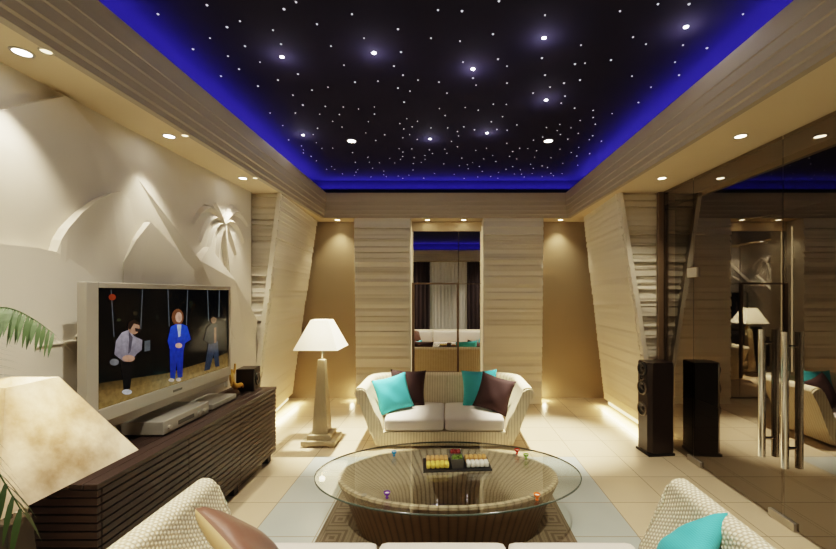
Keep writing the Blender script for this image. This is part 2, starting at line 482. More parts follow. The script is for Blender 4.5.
cornice('trim_3', lambda o, z, e: ((LX + o) if e else (-LX - o), LY1 + o, z))
cornice('trim_4', lambda o, z, e: ((LX + o) if e else (-LX - o), LY0 - o, z))
# cove recess behind the lip: ledge and upstand
RX, RY0, RY1 = 2.36, -1.42, 6.62
bm = bmesh.new()
for (x0, x1, y0, y1) in ((-RX, -LX - 0.06, RY0, RY1), (LX + 0.06, RX, RY0, RY1), (-RX, RX, LY1 + 0.06, RY1), (-RX, RX, RY0, LY0 - 0.06)):
    box(bm, x0, x1, y0, y1, 3.39, 3.40)
for (x0, x1, y0, y1) in ((-RX - 0.02, -RX, RY0, RY1), (RX, RX + 0.02, RY0, RY1), (-RX, RX, RY1, RY1 + 0.02), (-RX, RX, RY0 - 0.02, RY0)):
    box(bm, x0, x1, y0, y1, 3.39, ZC)
struct('ceiling_cove', bm, M['star_ceiling'])

# outer walls
bm = bmesh.new(); box(bm, XW - 0.1, XW, YF, YP, 0, ZS); wall_left = struct('wall_left', bm, M['relief'])
bm = bmesh.new(); box(bm, -2.86, -2.76, YP, YB, 0, ZS); struct('wall_left_return', bm, M['plaster'])
bm = bmesh.new(); box(bm, -2.86, 2.86, YB, YB + 0.1, 0, ZS); struct('wall_back', bm, M['niche'])
bm = bmesh.new(); box(bm, 2.76, 2.86, YP + 0.06, YB, 0, ZS); struct('wall_right_return', bm, M['plaster'])
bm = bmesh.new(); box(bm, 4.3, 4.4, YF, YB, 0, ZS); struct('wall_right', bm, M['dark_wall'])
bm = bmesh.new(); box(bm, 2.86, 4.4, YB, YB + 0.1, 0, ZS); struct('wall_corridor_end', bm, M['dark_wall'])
# window wall behind the camera (seen in the mirror)
bm = bmesh.new()
box(bm, -2.86, -1.2, YF - 0.1, YF, 0, ZS); box(bm, 1.3, 4.4, YF - 0.1, YF, 0, ZS); box(bm, -1.2, 1.3, YF - 0.1, YF, 2.8, ZS); box(bm, -1.2, 1.3, YF - 0.1, YF, 0, 0.3)
struct('wall_front', bm, M['plaster'])
bm = bmesh.new(); box(bm, -1.2, 1.3, YF - 0.07, YF - 0.06, 0.3, 2.8); w = struct('window_1', bm, M['glass_wall'])
bm = bmesh.new()
for x in (-1.2, 0.03, 1.25): box(bm, x, x + 0.05, YF - 0.09, YF - 0.03, 0.3, 2.8)
for z in (0.3, 2.75): box(bm, -1.2, 1.3, YF - 0.09, YF - 0.03, z, z + 0.05)
obj('window_frame', bm, M['mullion'], w)

# layered stone panels: rows of random height and depth between four corners
def strips(p00, p10, p11, p01, nrm, hmin, hmax, dmin, dmax, back, rnd, bm=None, lap=0.032):
    bm = bm or bmesh.new()
    p00, p10, p11, p01, nrm = map(Vector, (p00, p10, p11, p01, nrm)); nrm.normalize()
    H = (p01 - p00).length
    v = 0.0; rows = []
    while v < H - 1e-4:
        h = rnd.uniform(hmin, hmax)
        if H - v - h < hmin: h = H - v
        rows.append((v / H, min(1, (v + h) / H), rnd.uniform(dmin, dmax))); v += h
    L = lambda v: p00.lerp(p01, v); R = lambda v: p10.lerp(p11, v)
    pts = []
    for v0, v1, d in rows: pts += [(v0, d), (v1, d - lap * rnd.uniform(0.2, 1.0))]
    a = [bm.verts.new(L(v) + nrm * d) for v, d in pts]; b = [bm.verts.new(R(v) + nrm * d) for v, d in pts]
    for i in range(len(pts) - 1):
        bm.faces.new((a[i], b[i], b[i + 1], a[i + 1]))
    # end cheeks back to the carcass
    aL = [bm.verts.new(L(v) - nrm * back) for v, d in pts]; bR = [bm.verts.new(R(v) - nrm * back) for v, d in pts]
    for i in range(len(pts) - 1):
        bm.faces.new((a[i], a[i + 1], aL[i + 1], aL[i])); bm.faces.new((b[i], bR[i], bR[i + 1], b[i + 1]))
        bm.faces.new((aL[i], aL[i + 1], bR[i + 1], bR[i]))
    bm.faces.new((a[0], aL[0], bR[0], b[0])); bm.faces.new((a[-1], b[-1], bR[-1], aL[-1]))
    bmesh.ops.remove_doubles(bm, verts=bm.verts[:], dist=1e-6)
    return bm

# strip walls facing the camera at each side
struct('wall_left_end', strips((XW - 0.3, YP + 0.05, 0), (-2.385, YP + 0.05, 0), (-2.035, YP + 0.05, ZS), (XW - 0.3, YP + 0.05, ZS), (0, -1, 0), 0.018, 0.062, -0.016, 0.016, 0.05, random.Random(3)), M['strip'])
struct('wall_right_end', strips((2.585, YP + 0.05, 0), (2.74, YP + 0.05, 0), (2.74, YP + 0.05, ZS), (2.125, YP + 0.05, ZS), (0, -1, 0), 0.018, 0.062, -0.016, 0.016, 0.05, random.Random(4)), M['strip'])
# leaning side panels
PL = dict(nb=(-2.38, YP, 0.11), fb=(-2.61, 6.72, 0.11), ft=(-2.18, 6.72, ZS), nt=(-2.02, YP, ZS))
PR = dict(nb=(2.575, YP, 0.11), fb=(2.56, 6.40, 0.11), ft=(2.22, 6.40, ZS), nt=(2.12, YP, ZS))
struct('wall_left_panel', strips(PL['nb'], PL['fb'], PL['ft'], PL['nt'], (1, 0.05, -0.14), 0.03, 0.075, -0.006, 0.004, 0.06, random.Random(5), lap=0.014), M['strip'])
struct('wall_right_panel', strips(PR['nb'], PR['fb'], PR['ft'], PR['nt'], (-1, 0.05, -0.14), 0.03, 0.075, -0.006, 0.004, 0.06, random.Random(6), lap=0.014), M['strip'])
# pillars each side of the mirror
YPI = 6.47
struct('wall_back_pillar', strips((-1.47, YPI, 0), (-0.59, YPI, 0), (-0.59, YPI, ZS), (-1.51, YPI, ZS), (0, -1, 0), 0.022, 0.07, -0.024, 0.014, YB - YPI, random.Random(11)), M['strip'])
struct('wall_back_pillar.001', strips((0.615, YPI, 0), (1.57, YPI, 0), (1.60, YPI, ZS), (0.615, YPI, ZS), (0, -1, 0), 0.022, 0.07, -0.024, 0.014, YB - YPI, random.Random(12)), M['strip'])

# mirror between the pillars: four panes and a dark framed door panel
mir = thing('wall_mirror', 'tall four-pane mirror between the two stone pillars, with a dark door frame', 'mirror', (0.012, YB - 0.005, 0))
def pane(x0, x1, z0, z1):
    bm = bmesh.new(); box(bm, x0, x1, -0.02, 0, z0, z1, 0.003, 1); obj('mirror_pane', bm, M['mirror'], mir)
xs = 0.205; zs = 1.975
pane(-0.60, xs - 0.004, 0.02, zs - 0.004); pane(xs + 0.004, 0.60, 0.02, zs - 0.004)
pane(-0.60, xs - 0.004, zs + 0.004, 2.88); pane(xs + 0.004, 0.60, zs + 0.004, 2.88)
bm = bmesh.new()
box(bm, -0.60, -0.555, -0.05, -0.02, 0.35, zs + 0.02); box(bm, xs - 0.03, xs, -0.05, -0.02, 0.35, zs + 0.02)
box(bm, -0.555, xs - 0.03, -0.05, -0.02, zs - 0.01, zs + 0.02); box(bm, -0.555, xs - 0.03, -0.05, -0.02, 0.42, 0.46)
obj('door_frame', bm, M['mullion'], mir)
bm = bmesh.new(); box(bm, -0.60, 0.60, -0.03, -0.0, 2.885, 3.04); struct('trim_5', bm, M['soffit']).location = (0.012, YB - 0.002, 0)

# ---- relief on the left wall (wall coordinates: depth y and height z)
def wyz(px, py, X=-XW):
    d = F * X / (CX - px); return (d, E - (py - CY) * d / F)
tn = [20]
def relief(pts, th, name='relief_panel', bev=0.005, conv=True):
    P = [wyz(*p) for p in pts] if conv else pts
    P = [(y, max(0.80 if y > 2.06 else 0.80, min(ZS - 0.01, z))) for y, z in P]
    bm = bmesh.new()
    a = [bm.verts.new((XW, y, z)) for y, z in P]; T = th if isinstance(th, (list, tuple)) else [th] * len(P)
    b = [bm.verts.new((XW + t_, y, z)) for (y, z), t_ in zip(P, T)]
    n = len(P)
    top = bm.faces.new(b)
    for i in range(n): bm.faces.new((a[i], a[(i + 1) % n], b[(i + 1) % n], b[i]))
    if isinstance(th, (list, tuple)): bmesh.ops.triangulate(bm, faces=[top])
    elif bev: bmesh.ops.bevel(bm, geom=list(top.edges), offset=bev, segments=2, affect='EDGES')
    tn[0] += 1; return struct('trim_%d' % tn[0], bm, M['relief'])
relief([(-90, 128), (-20, 114), (56, 96), (124, 178), (189, 261), (204, 247), (226, 280), (249, 320), (249, 410), (-90, 640)], [0.03, 0.03, 0.06, 0.10, 0.11, 0.06, 0.10, 0.10, 0.03, 0.02])
relief([(38, 252), (41, 240), (48, 228), (62, 213), (80, 200), (95, 193), (106, 191), (116, 200), (124, 228), (132, 278), (132, 420), (38, 470)], [0.11, 0.12, 0.125, 0.125, 0.12, 0.115, 0.11, 0.10, 0.09, 0.08, 0.05, 0.06])
relief([(-90, 240), (-30, 243), (0, 246), (20, 248), (38, 252), (52, 259), (66, 268), (83, 284), (96, 300), (96, 430), (-90, 640)], 0.115)
relief([(110, 262), (120, 240), (133, 222), (150, 236), (170, 256), (185, 270), (185, 400), (110, 420)], [0.10, 0.12, 0.135, 0.12, 0.10, 0.085, 0.05, 0.06])
relief([(222, 324), (252, 319), (252, 392), (222, 400)], 0.06)
relief([(14, 345.5), (82, 336), (82, 339), (14, 348)], 0.124, 'relief_ridge', 0.004)
relief([(56, 337), (70, 319), (72, 321), (59, 339)], 0.124, 'relief_ridge', 0.004)
# palm relief
bm = bmesh.new()
cy_, cz_ = wyz(221, 224)
def wall_leaf(y0, z0, y1, z1, sag, w, th):
    n = 10; prev = None
    for i in range(n + 1):
        t = i / n
        y = y0 + (y1 - y0) * t; z = z0 + (z1 - z0) * t + sag * math.sin(PI * t)
        tx, tz = (y1 - y0), (z1 - z0) + sag * PI * math.cos(PI * t)
        L = math.hypot(tx, tz) or 1; nx, nz = -tz / L, tx / L
        ww = w * math.sin(PI * min(1, 0.15 + 0.85 * (1 - t))) + 0.002
        h = th * (1 - 0.6 * t)
        cur = [bm.verts.new((XW, y + nx * ww, z + nz * ww)), bm.verts.new((XW + h, y, z)), bm.verts.new((XW, y - nx * ww, z - nz * ww))]
        if prev:
            bm.faces.new((prev[0], cur[0], cur[1], prev[1])); bm.faces.new((prev[1], cur[1], cur[2], prev[2]))
        prev = cur
for (ex, ey, sag) in ((192, 224, 0.16), (199, 242, 0.14), (207, 252, 0.10), (216, 262, 0.04), (226, 262, 0.03), (235, 255, 0.06), (243, 243, 0.12), (247, 226, 0.14),
                      (204, 205, 0.06), (214, 203, 0.02), (232, 206, 0.03), (240, 213, 0.07)):
    y1, z1 = wyz(ex, ey)
    wall_leaf(cy_, cz_, y1, z1, sag, 0.034, 0.05)
struct('trim_20', bm, M['relief'])
ty, tz = wyz(227, 280)
relief([(cy_ - 0.02, cz_), (cy_ + 0.03, cz_), (ty + 0.03, tz), (ty - 0.03, tz)], 0.05, 'relief_palm_trunk', 0.008, conv=False)

# ---- glass wall on the right
def gpane(name, y0, y1, z0, z1):
    bm = bmesh.new(); face(bm, [(XG, y0, z0), (XG, y1, z0), (XG, y1, z1), (XG, y0, z1)]); return struct(name, bm, M['glass_wall'])
G = 0.003; ZD = ZS - 0.002
gpane('window_2', 4.22 + G, 4.80, 0.01, ZS - 0.005)
gpane('window_3', 1.98 - 1.9, 1.98 - G, 0.01, ZS - 0.005)
gpane('window_4', 1.98 - 3.5, 1.98 - 1.9 - G, 0.01, ZS - 0.005)
def handle(parent, y):
    bm = bmesh.new()
    for sx in (-0.055, 0.055):
        tube(bm, [(XG + sx, y, 0.47), (XG + sx, y, 1.51)], 0.026, 14)
    for z in (0.62, 1.40):
        tube(bm, [(XG - 0.055, y, z), (XG + 0.055, y, z)], 0.012, 10)
    obj('door_handle', bm, M['chrome'], parent, True, angle=50)
def patch(parent, y0, y1, z0, z1):
    bm = bmesh.new(); box(bm, XG - 0.022, XG + 0.022, y0, y1, z0, z1, 0.004); obj('patch_fitting', bm, M['satin'], parent)
d1 = gpane('door_1', 3.10 + G, 4.22 - G, 0.015, ZD - G)
handle(d1, 3.24); patch(d1, 4.08, 4.30, 0.0, 0.06); patch(d1, 4.14, 4.30, 1.98, 2.08)
d2 = gpane('door_2', 1.98 + G, 3.10 - G, 0.015, ZD - G)
handle(d2, 3.02); patch(d2, 2.98, 3.22, 0.0, 0.065); patch(d2, 1.95, 2.1, 1.98, 2.08)
bm = bmesh.new(); box(bm, XG - 0.06, XG + 0.02, 4.80, 4.85, 0, ZS - 0.01, 0.004); struct('trim_6', bm, M['mullion'])

# ------------------------------------------------------------------ LED tapes
def led(name, label, a, b, w, mat, wdir):
    a, b, wdir = Vector(a), Vector(b), Vector(wdir)
    bm = bmesh.new(); n = wdir.normalized() * w
    t = (b - a).normalized().cross(wdir).normalized() * 0.004
    vs = [bm.verts.new(p + q + r) for r in (-t, t) for p, q in ((a, n * 0), (b, n * 0), (b, n), (a, n))]
    for f in ((0, 1, 2, 3), (7, 6, 5, 4), (0, 4, 5, 1), (1, 5, 6, 2), (2, 6, 7, 3), (3, 7, 4, 0)): bm.faces.new([vs[i] for i in f])
    return tag(obj(name, bm, mat), label, 'led strip')
led('led_strip', 'warm glowing strip at the foot of the right leaning stone panel', (2.64, 4.95, 0.02), (2.62, 6.36, 0.02), 0.05, M['led_warm'], (0, 0, 1))
led('led_strip', 'warm glowing strip at the foot of the left leaning stone panel', (-2.44, 4.95, 0.02), (-2.66, 6.65, 0.02), 0.05, M['led_warm'], (0, 0, 1))
led('led_strip', 'warm glowing strip up the left edge of the mirror niche', (-0.588, 6.70, 0.3), (-0.588, 6.70, 2.95), 0.02, M['led_soft'], (0, 1, 0))
led('led_strip', 'warm glowing strip up the right edge of the mirror niche', (0.612, 6.70, 0.3), (0.612, 6.70, 2.95), 0.02, M['led_soft'], (0, 1, 0))
WARM = (1, 0.76, 0.42)
area('led_light_floor', (2.52, 5.65, 0.09), (0, math.radians(60), 0), 0.05, 1.4, 10, WARM).rotation_euler = (0, math.radians(25), 0)
area('led_light_floor', (-2.46, 5.75, 0.09), (0, 0, 0), 0.05, 1.6, 11, WARM).rotation_euler = (0, math.radians(-25), 0)
point('led_light_floor', (1.66, 6.66, 0.08), 2.2, WARM, 0.03)
point('led_light_floor', (-1.58, 6.66, 0.08), 2.2, WARM, 0.03)
# blue cove
BLUE = (0.15, 0.115, 1.0)
BP = 62
def bluerun(name, loc, rot, L, p):
    area(name, loc, rot, 0.03, L, p, BLUE)
bluerun('cove_light', (-2.17, 2.6, 3.50), (0, math.radians(180 - 12), 0), 7.8, BP)
bluerun('cove_light', (2.17, 2.6, 3.50), (0, math.radians(180 + 12), 0), 7.8, BP)
area('cove_light', (0, 6.56, 3.55), (math.radians(180), 0, 0), 4.2, 0.03, BP * 0.35, BLUE)
area('cove_light', (0, -1.28, 3.45), (math.radians(180), 0, 0), 4.2, 0.03, BP * 0.6, BLUE)

# ------------------------------------------------------------------ recessed spotlights
def downlight_proto(name, r, lens):
    t = thing(name, 'x', 'spotlight')
    bm = bmesh.new(); lathe(bm, [(r * 0.72, 0.0), (r * 0.76, -0.006), (r * 0.95, -0.007), (r, -0.003), (r, 0.0)], 28); obj('trim_ring', bm, M['satin'], t, True)
    bm = bmesh.new(); lathe(bm, [(0.001, -0.004), (r * 0.4, -0.0045), (r * 0.73, -0.003)], 28, cap0=True); obj('lens', bm, lens, t, True)
    return t
SW, SN = 60, 40
def put(proto, first, loc, label, group):
    if first:
        o = proto; o.location = loc; o['label'] = label; o['group'] = group
    else:
        o = dup(proto, loc, None, label, group)
    return o
pr = downlight_proto('recessed_spotlight', 0.05, M['lens_white'])
for i, (y, lab) in enumerate(((2.04, 'round white spotlight in the soffit over the relief wall, nearest of its row'), (3.125, 'round white spotlight in the soffit over the relief wall, middle of its row'),
                              (4.26, 'round white spotlight in the soffit over the relief wall, above the plaster palm'), (0.9, 'round white spotlight in the left soffit, out of view beside the camera'))):
    put(pr, i == 0, (-2.19, y, ZS), lab, 'spotlights in the left soffit')
    spot('spot_light', (-2.19, y, ZS - 0.012), SW, 74, 0.6, (1, 0.88, 0.70))
pr = downlight_proto('recessed_spotlight', 0.032, M['lens_added'])  # added lamps standing in for warm glow spots along the cornice edge
for i, (y, lab) in enumerate(((2.03, 'small added spotlight for the faint warm glow at the inner edge of the left soffit, nearest'), (3.11, 'small added spotlight for the faint warm glow at the inner edge of the left soffit, middle'), (4.25, 'small added spotlight for the faint warm glow at the inner edge of the left soffit, farthest'))):
    put(pr, i == 0, (-2.055, y, ZS), lab, 'small added spotlights for the glow along the left cornice')
    spot('spot_light', (-2.055, y, ZS - 0.012), 12, 100, 0.8)
pr = downlight_proto('recessed_spotlight', 0.052, M['lens_warm'])
for i, (y, lab) in enumerate(((3.125, 'round warm spotlight in the soffit along the glass wall, nearer one'), (4.26, 'round warm spotlight in the soffit above the tall black speaker'), (2.04, 'round warm spotlight in the right soffit, out of view beside the near sofa'))):
    put(pr, i == 0, (2.33, y, ZS), lab, 'spotlights in the right soffit')
    spot('spot_light', (2.33, y, ZS - 0.012), SW * 0.8, 100, 0.8)
pr = downlight_proto('recessed_spotlight', 0.055, M['lens_warm'])
for i, (x, lab) in enumerate(((-1.83, 'warm spotlight in the top of the tan niche left of the stone pillars'), (1.93, 'warm spotlight in the top of the tan niche right of the stone pillars'),
                              (-0.31, 'warm spotlight over the mirror, left of the pair'), (0.30, 'warm spotlight over the mirror, right of the pair'))):
    put(pr, i == 0, (x, 6.66, ZS), lab, 'spotlights over the back wall')
    spot('spot_light', (x, 6.66, ZS - 0.012), 34 if i < 2 else 16, 95, 0.8, (1, 0.84, 0.58))
# white downlights in the star ceiling; after the first pair, unseen added fill
pr = downlight_proto('ceiling_downlight', 0.062, M['lens_white'])
for i, (x, y, lab, p) in enumerate(((-1.17, 4.9, 'white downlight in the starry ceiling, left of the pair', 1700), (1.27, 4.9, 'white downlight in the starry ceiling, right of the pair', 1700),
                                 (-1.17, 1.9, 'unseen white downlight added as fill in the starry ceiling above the near sofa, left arm end', 330), (1.27, 1.9, 'unseen white downlight added as fill in the starry ceiling above the near sofa, right arm end', 330),
                                 (-1.55, -0.6, 'unseen white downlight added in the starry ceiling to brighten the curtains, left one', 320), (1.55, -0.6, 'unseen white downlight added in the starry ceiling to brighten the curtains, right one', 320))):
    put(pr, i == 0, (x, y, ZC), lab, 'white downlights in the starry ceiling')
    spot('spot_light', (x, y, ZC - 0.015), p, 34 if i < 2 else 85, 0.9, (1, 0.91, 0.75), radius=0.05)

# ------------------------------------------------------------------ stars
def ceil_xy(px, py, z=ZC):
    s = (CY - py) / (z - E); return ((px - CX) / s, F / s)
def disc(r, n=10):
    bm = bmesh.new(); lathe(bm, [(0.0005, -0.006), (r * 0.6, -0.005), (r, 0.0)], n, cap0=True); return bm
big = [(282, 57, 'leftmost of the upper bright stars, above the left half of the room'), (374, 53, 'bright star right of the leftmost one, above the far sofa left arm'),
       (473, 69, 'bright star near the ceiling centre, above the right pillar edge'), (544, 38, 'bright star highest in the right group of three'), (546, 100, 'bright star directly below the highest one on the right'),
       (686, 27, 'bright star farthest right, close to the right cornice'), (303, 135, 'bright star low on the left, beside the left white downlight'),
       (430, 139, 'bright star lowest in the middle of the ceiling'), (487, 133, 'bright star just right of the lowest middle one')]
b0 = None
for i, (px, py, lab) in enumerate(big):
    x, y = ceil_xy(px, py)
    if b0 is None:
        b0 = obj('bright_star_light', disc(0.017, 14), M['bigstar'], None, True); o = b0
    else:
        o = b0.copy(); COL.objects.link(o)
    o.location = (x, y, ZC); tag(o, lab, 'star light', 'bright stars in the ceiling')
    point('star_glow', (x, y, ZC - 0.10), 1.3, (0.95, 0.90, 1), 0.01)
small = [(158, 14), (207, 5), (240, 21), (227, 27), (210, 38), (193, 49), (245, 46), (228, 56), (239, 69), (221, 76), (260, 62), (281, 44), (273, 30), (284, 9), (296, 2), (317, 24), (331, 46), (344, 65), (352, 14),
         (364, 38), (278, 80), (298, 74), (312, 90), (328, 87), (355, 82), (378, 81), (293, 95), (258, 86), (438, 10), (462, 11), (499, 1), (545, 15), (620, 11), (398, 29), (431, 38), (460, 41), (493, 34), (401, 52), (394, 66), (403, 75),
         (418, 80), (439, 82), (463, 62), (473, 78), (476, 85), (498, 59), (507, 66), (507, 83), (542, 58), (545, 75), (550, 87), (581, 45), (575, 64), (585, 63), (564, 83), (580, 80), (611, 60), (398, 88), (410, 91), (447, 93), (533, 93), (565, 96),
         (658, 4), (689, 4), (743, 14), (633, 37), (646, 44), (683, 45), (707, 48), (611, 60), (675, 62), (632, 76), (651, 87), (679, 75)]
pts = [ceil_xy(*p) for p in small]
rs = random.Random(21)
tries = 0
bigp = [ceil_xy(p[0], p[1]) for p in big]
while len(pts) < 240 and tries < 20000:
    tries += 1
    x = rs.uniform(-1.95, 1.95); y = rs.uniform(3.9, 6.5)
    s = F / y; px = CX + x * s; py = CY - 1.9 * s
    if py < 96: continue
    if all((x - a) ** 2 + (y - b) ** 2 > 0.11 ** 2 for a, b in pts) and all((x - a) ** 2 + (y - b) ** 2 > 0.12 ** 2 for a, b in bigp): pts.append((x, y))
s0 = None
for x, y in pts:
    if s0 is None:
        s0 = obj('star_light', disc(0.0085, 8), M['star'], None, True); o = s0
    else:
        o = s0.copy(); COL.objects.link(o)
    o.location = (x, y, ZC)
    sc_ = rs.uniform(0.75, 1.25) * (0.95 if y < 4 else 0.75); o.scale = (sc_, sc_, 1)
    tag(o, 'tiny white pinpoint star scattered over the dark ceiling', 'star light', 'pinpoint stars in the ceiling')

# ------------------------------------------------------------------ sofas
def sofa(label, nseat, Wb, Wt, mat, loc, rz, nback=0):
    root = thing('wicker_sofa', label, 'sofa', loc, rz)
    D, Ht, r = 0.88, 0.71, 0.20
    # path at floor level, front is -y
    path = []
    yb = D / 2
    nst = 10
    for i in range(nst + 1): path.append((-Wb, -D / 2 + (D - r) * i / nst, -1.0, 0.0))
    for i in range(1, 9):
        a = PI - (PI / 2) * i / 8; path.append((-Wb + r + r * math.cos(a), yb - r + r * math.sin(a), math.cos(a), math.sin(a)))
    for i in range(1, 16): path.append((-(Wb - r) + 2 * (Wb - r) * i / 15, yb, 0.0, 1.0))
    half = path[:]
    left = [p for p in half if p[0] < -1e-6 or p[3] < 1]
    path = path + [(-x, y, -nx, ny) for (x, y, nx, ny) in reversed(path[:nst + 9]) if abs(x) > 1e-6 and not (ny == 1.0 and abs(x) <= Wb - r - 1e-6)]
    ls = Wt - Wb; lb = 0.10
    pr = [(0.0, 0.03), (0.25, 0.18), (0.5, 0.35), (0.75, 0.52), (0.95, Ht - 0.055)]
    prof = []
    for f, z in pr: prof.append((f, 0.0, z))
    for k in range(0, 8):   # rounded rim, t = thickness coordinate
        a = PI * k / 7; prof.append((1.0, -0.07 + 0.07 * math.cos(a), Ht - 0.055 + 0.055 * math.sin(a)))
    for f, z, t in ((0.95, 0.56, -0.15), (0.72, 0.42, -0.17), (0.55, 0.32, -0.19), (0.40, 0.18, -0.19)): prof.append((f, t, z))
    bm = bmesh.new(); uvl = bm.loops.layers.uv.new('UVMap')
    rows = []; us = []; u = 0.0
    for i, (x, y, nx, ny) in enumerate(path):
        if i: u += math.hypot(x - path[i - 1][0], y - path[i - 1][1]) + (0.0)
        us.append(u)
        lean = ls * nx * nx + lb * ny * ny
        row = []
        for f, t, z in prof:
            o = f * lean + t
            row.append(bm.verts.new((x + nx * o, y + ny * o, z)))
        rows.append(row)
    vl = [0.0]
    for a, b in zip(prof[:-1], prof[1:]):
        vl.append(vl[-1] + math.sqrt(((b[0] - a[0]) * ls + b[1] - a[1]) ** 2 + (b[2] - a[2]) ** 2))
    for i in range(len(rows) - 1):
        for j in range(len(prof) - 1):
            f = bm.faces.new((rows[i][j], rows[i + 1][j], rows[i + 1][j + 1], rows[i][j + 1]))
            for lp, (uu, vv) in zip(f.loops, ((us[i], vl[j]), (us[i + 1], vl[j]), (us[i + 1], vl[j + 1]), (us[i], vl[j + 1]))): lp[uvl].uv = (uu, vv)
    for row in (rows[0], rows[-1]):
        f = bm.faces.new(row)
        for lp in f.loops: lp[uvl].uv = (lp.vert.co.x, lp.vert.co.z)
        bmesh.ops.bevel(bm, geom=list(f.edges), offset=0.018, segments=2, affect='EDGES')
    obj('wicker_shell', bm, mat, root, True, angle=60)
    # woven base under the cushions
    bm = bmesh.new(); uvl = bm.loops.layers.uv.new('UVMap')
    wi = Wb - 0.02
    box(bm, -wi, wi, -D / 2 + 0.012, D / 2 - 0.06, 0.03, 0.19)
    for f in bm.faces:
        for lp in f.loops:
            c = lp.vert.co; lp[uvl].uv = (c.x + c.y, c.z)
    obj('wicker_base', bm, mat, root)
    # seat cushions
    W = 2 * (Wb - 0.09) ; cw = W / nseat
    for k in range(nseat):
        bm = bmesh.new(); rounded_box(bm, cw / 2 - 0.004, (D - 0.14) / 2, 0.075, 0.035, 0.022, 12, 0.0)
        obj('seat_cushion', bm, M['cushion'], root, True, (-W / 2 + cw * (k + 0.5), -D / 2 + 0.02 + (D - 0.14) / 2, 0.268))
    for k in range(nback):
        cb = cw * 0.97
        bm = bmesh.new(); rounded_box(bm, cb / 2 - 0.004, 0.07, 0.17, 0.05, 0.0, 10, 0.02)
        obj('back_cushion', bm, M['cushion'], root, True, (-W / 2 + cw * (k + 0.5), D / 2 - 0.19, 0.515), (math.radians(-12), 0, 0))
    for sx in (-1, 1):
        for sy in (-1, 1):
            bm = bmesh.new(); lathe(bm, [(0.025, 0.0), (0.025, 0.035)], 12, sx * (Wb - 0.1), sy * (D / 2 - 0.12), cap0=True, cap1=True)
            obj('foot', bm, M['wenge'], root)
    return root
sofa('cream wicker two-seat sofa with flared arms facing the room in front of the mirror', 2, 0.80, 1.05, M['wick_rib'], (-0.02, 5.03, 0), 0)
sofa('cream wicker three-seat sofa nearest the viewer, seen over its back', 3, 1.215, 1.475, M['wick_near'], (-0.02, 1.92, 0), PI, 3)

# scatter cushions
def pillow(label, mat, loc, rot, a=0.225, t=0.075, seed=0, back=None):
    bm = pillow_bm(a, a, t, 16, seed)
    if back:
        for f in bm.faces:
            if f.calc_center_median().y < 0: f.material_index = 1
        mat = [mat, back]
    o = obj('scatter_cushion', bm, mat, None, True, loc, [math.radians(v) for v in rot])
    return tag(o, label, 'cushion')
pillow('turquoise square cushion leaning on the far sofa left arm, in front of a brown one', M['teal'], (-0.66, 4.92, 0.56), (-20, -10, 24), 0.225, 0.075, 1)
pillow('chocolate brown cushion half hidden behind the turquoise one at the far sofa left side', M['brown'], (-0.50, 5.15, 0.575), (-16, 3, 6), 0.235, 0.07, 2)
pillow('chocolate brown square cushion leaning on the far sofa right arm', M['brown'], (0.60, 4.92, 0.56), (-20, 12, -24), 0.225, 0.075, 3)
pillow('turquoise cushion half hidden behind the brown one at the far sofa right side', M['teal'], (0.44, 5.15, 0.575), (-16, -3, -6), 0.235, 0.07, 4)
pillow('copper brown satin cushion leaning on the near sofa left arm', M['satin_brown'], (-0.955, 1.915, 0.555), (42, 12, -34), 0.25, 0.085, 5, M['satin_tan'])
pillow('turquoise cushion leaning on the near sofa right arm', M['teal'], (1.165, 1.94, 0.52), (42, -12, 42), 0.215, 0.085, 6)

# ------------------------------------------------------------------ coffee table
TC = (0.015, 3.10)
tab = thing('coffee_table', 'oval glass-topped coffee table on a brown wicker drum in the middle of the rug', 'table', (TC[0], TC[1], 0))
bm = bmesh.new()
A_, B_ = 1.03, 0.62
lathe(bm, [(0.994, 0.400), (1.0, 0.403), (1.0, 0.411), (0.994, 0.414)], 96, sx=A_, sy=B_, cap0=True, cap1=True)
for f in bm.faces:
    if len(f.verts) == 4: f.material_index = 1
obj('glass_top', bm, [M['table_glass'], M['glass_edge']], tab)
bm = bmesh.new(); uvl = bm.loops.layers.uv.new('UVMap')
def oval_shell(prof, n=96):
    rings = []
    for (a, b, z) in prof: rings.append([bm.verts.new((a * math.cos(2 * PI * i / n), b * math.sin(2 * PI * i / n), z)) for i in range(n)])
    v = 0
    for k in range(len(prof) - 1):
        dv = math.hypot(prof[k + 1][0] - prof[k][0], prof[k + 1][2] - prof[k][2])
        for i in range(n):
            f = bm.faces.new((rings[k][i], rings[k][(i + 1) % n], rings[k + 1][(i + 1) % n], rings[k + 1][i]))
            for lp, (uu, vv) in zip(f.loops, ((i, v), (i + 1, v), (i + 1, v + dv), (i, v + dv))): lp[uvl].uv = (uu * 4.32 / n, vv)
        v += dv
oval_shell([(0.70, 0.42, 0.013), (0.74, 0.44, 0.12), (0.80, 0.47, 0.26), (0.855, 0.505, 0.375), (0.85, 0.50, 0.393), (0.82, 0.475, 0.395), (0.80, 0.46, 0.375), (0.66, 0.375, 0.30), (0.55, 0.30, 0.24), (0.50, 0.27, 0.16), (0.48, 0.26, 0.013)])
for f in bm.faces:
    if f.calc_center_median().z < 0.375 and min(math.hypot(v.co.x / 0.70, v.co.y / 0.42) for v in f.verts) > 0.995: f.material_index = 1  # outer faces take ribs darkened in colour to stand in for shade
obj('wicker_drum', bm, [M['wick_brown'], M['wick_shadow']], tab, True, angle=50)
bm = bmesh.new()
for k in range(4):
    a = PI / 4 + k * PI / 2
    lathe(bm, [(0.02, 0.393), (0.02, 0.4005)], 12, 0.83 * math.cos(a), 0.485 * math.sin(a), cap0=True, cap1=True)
obj('glass_pads', bm, M['satin'], tab)

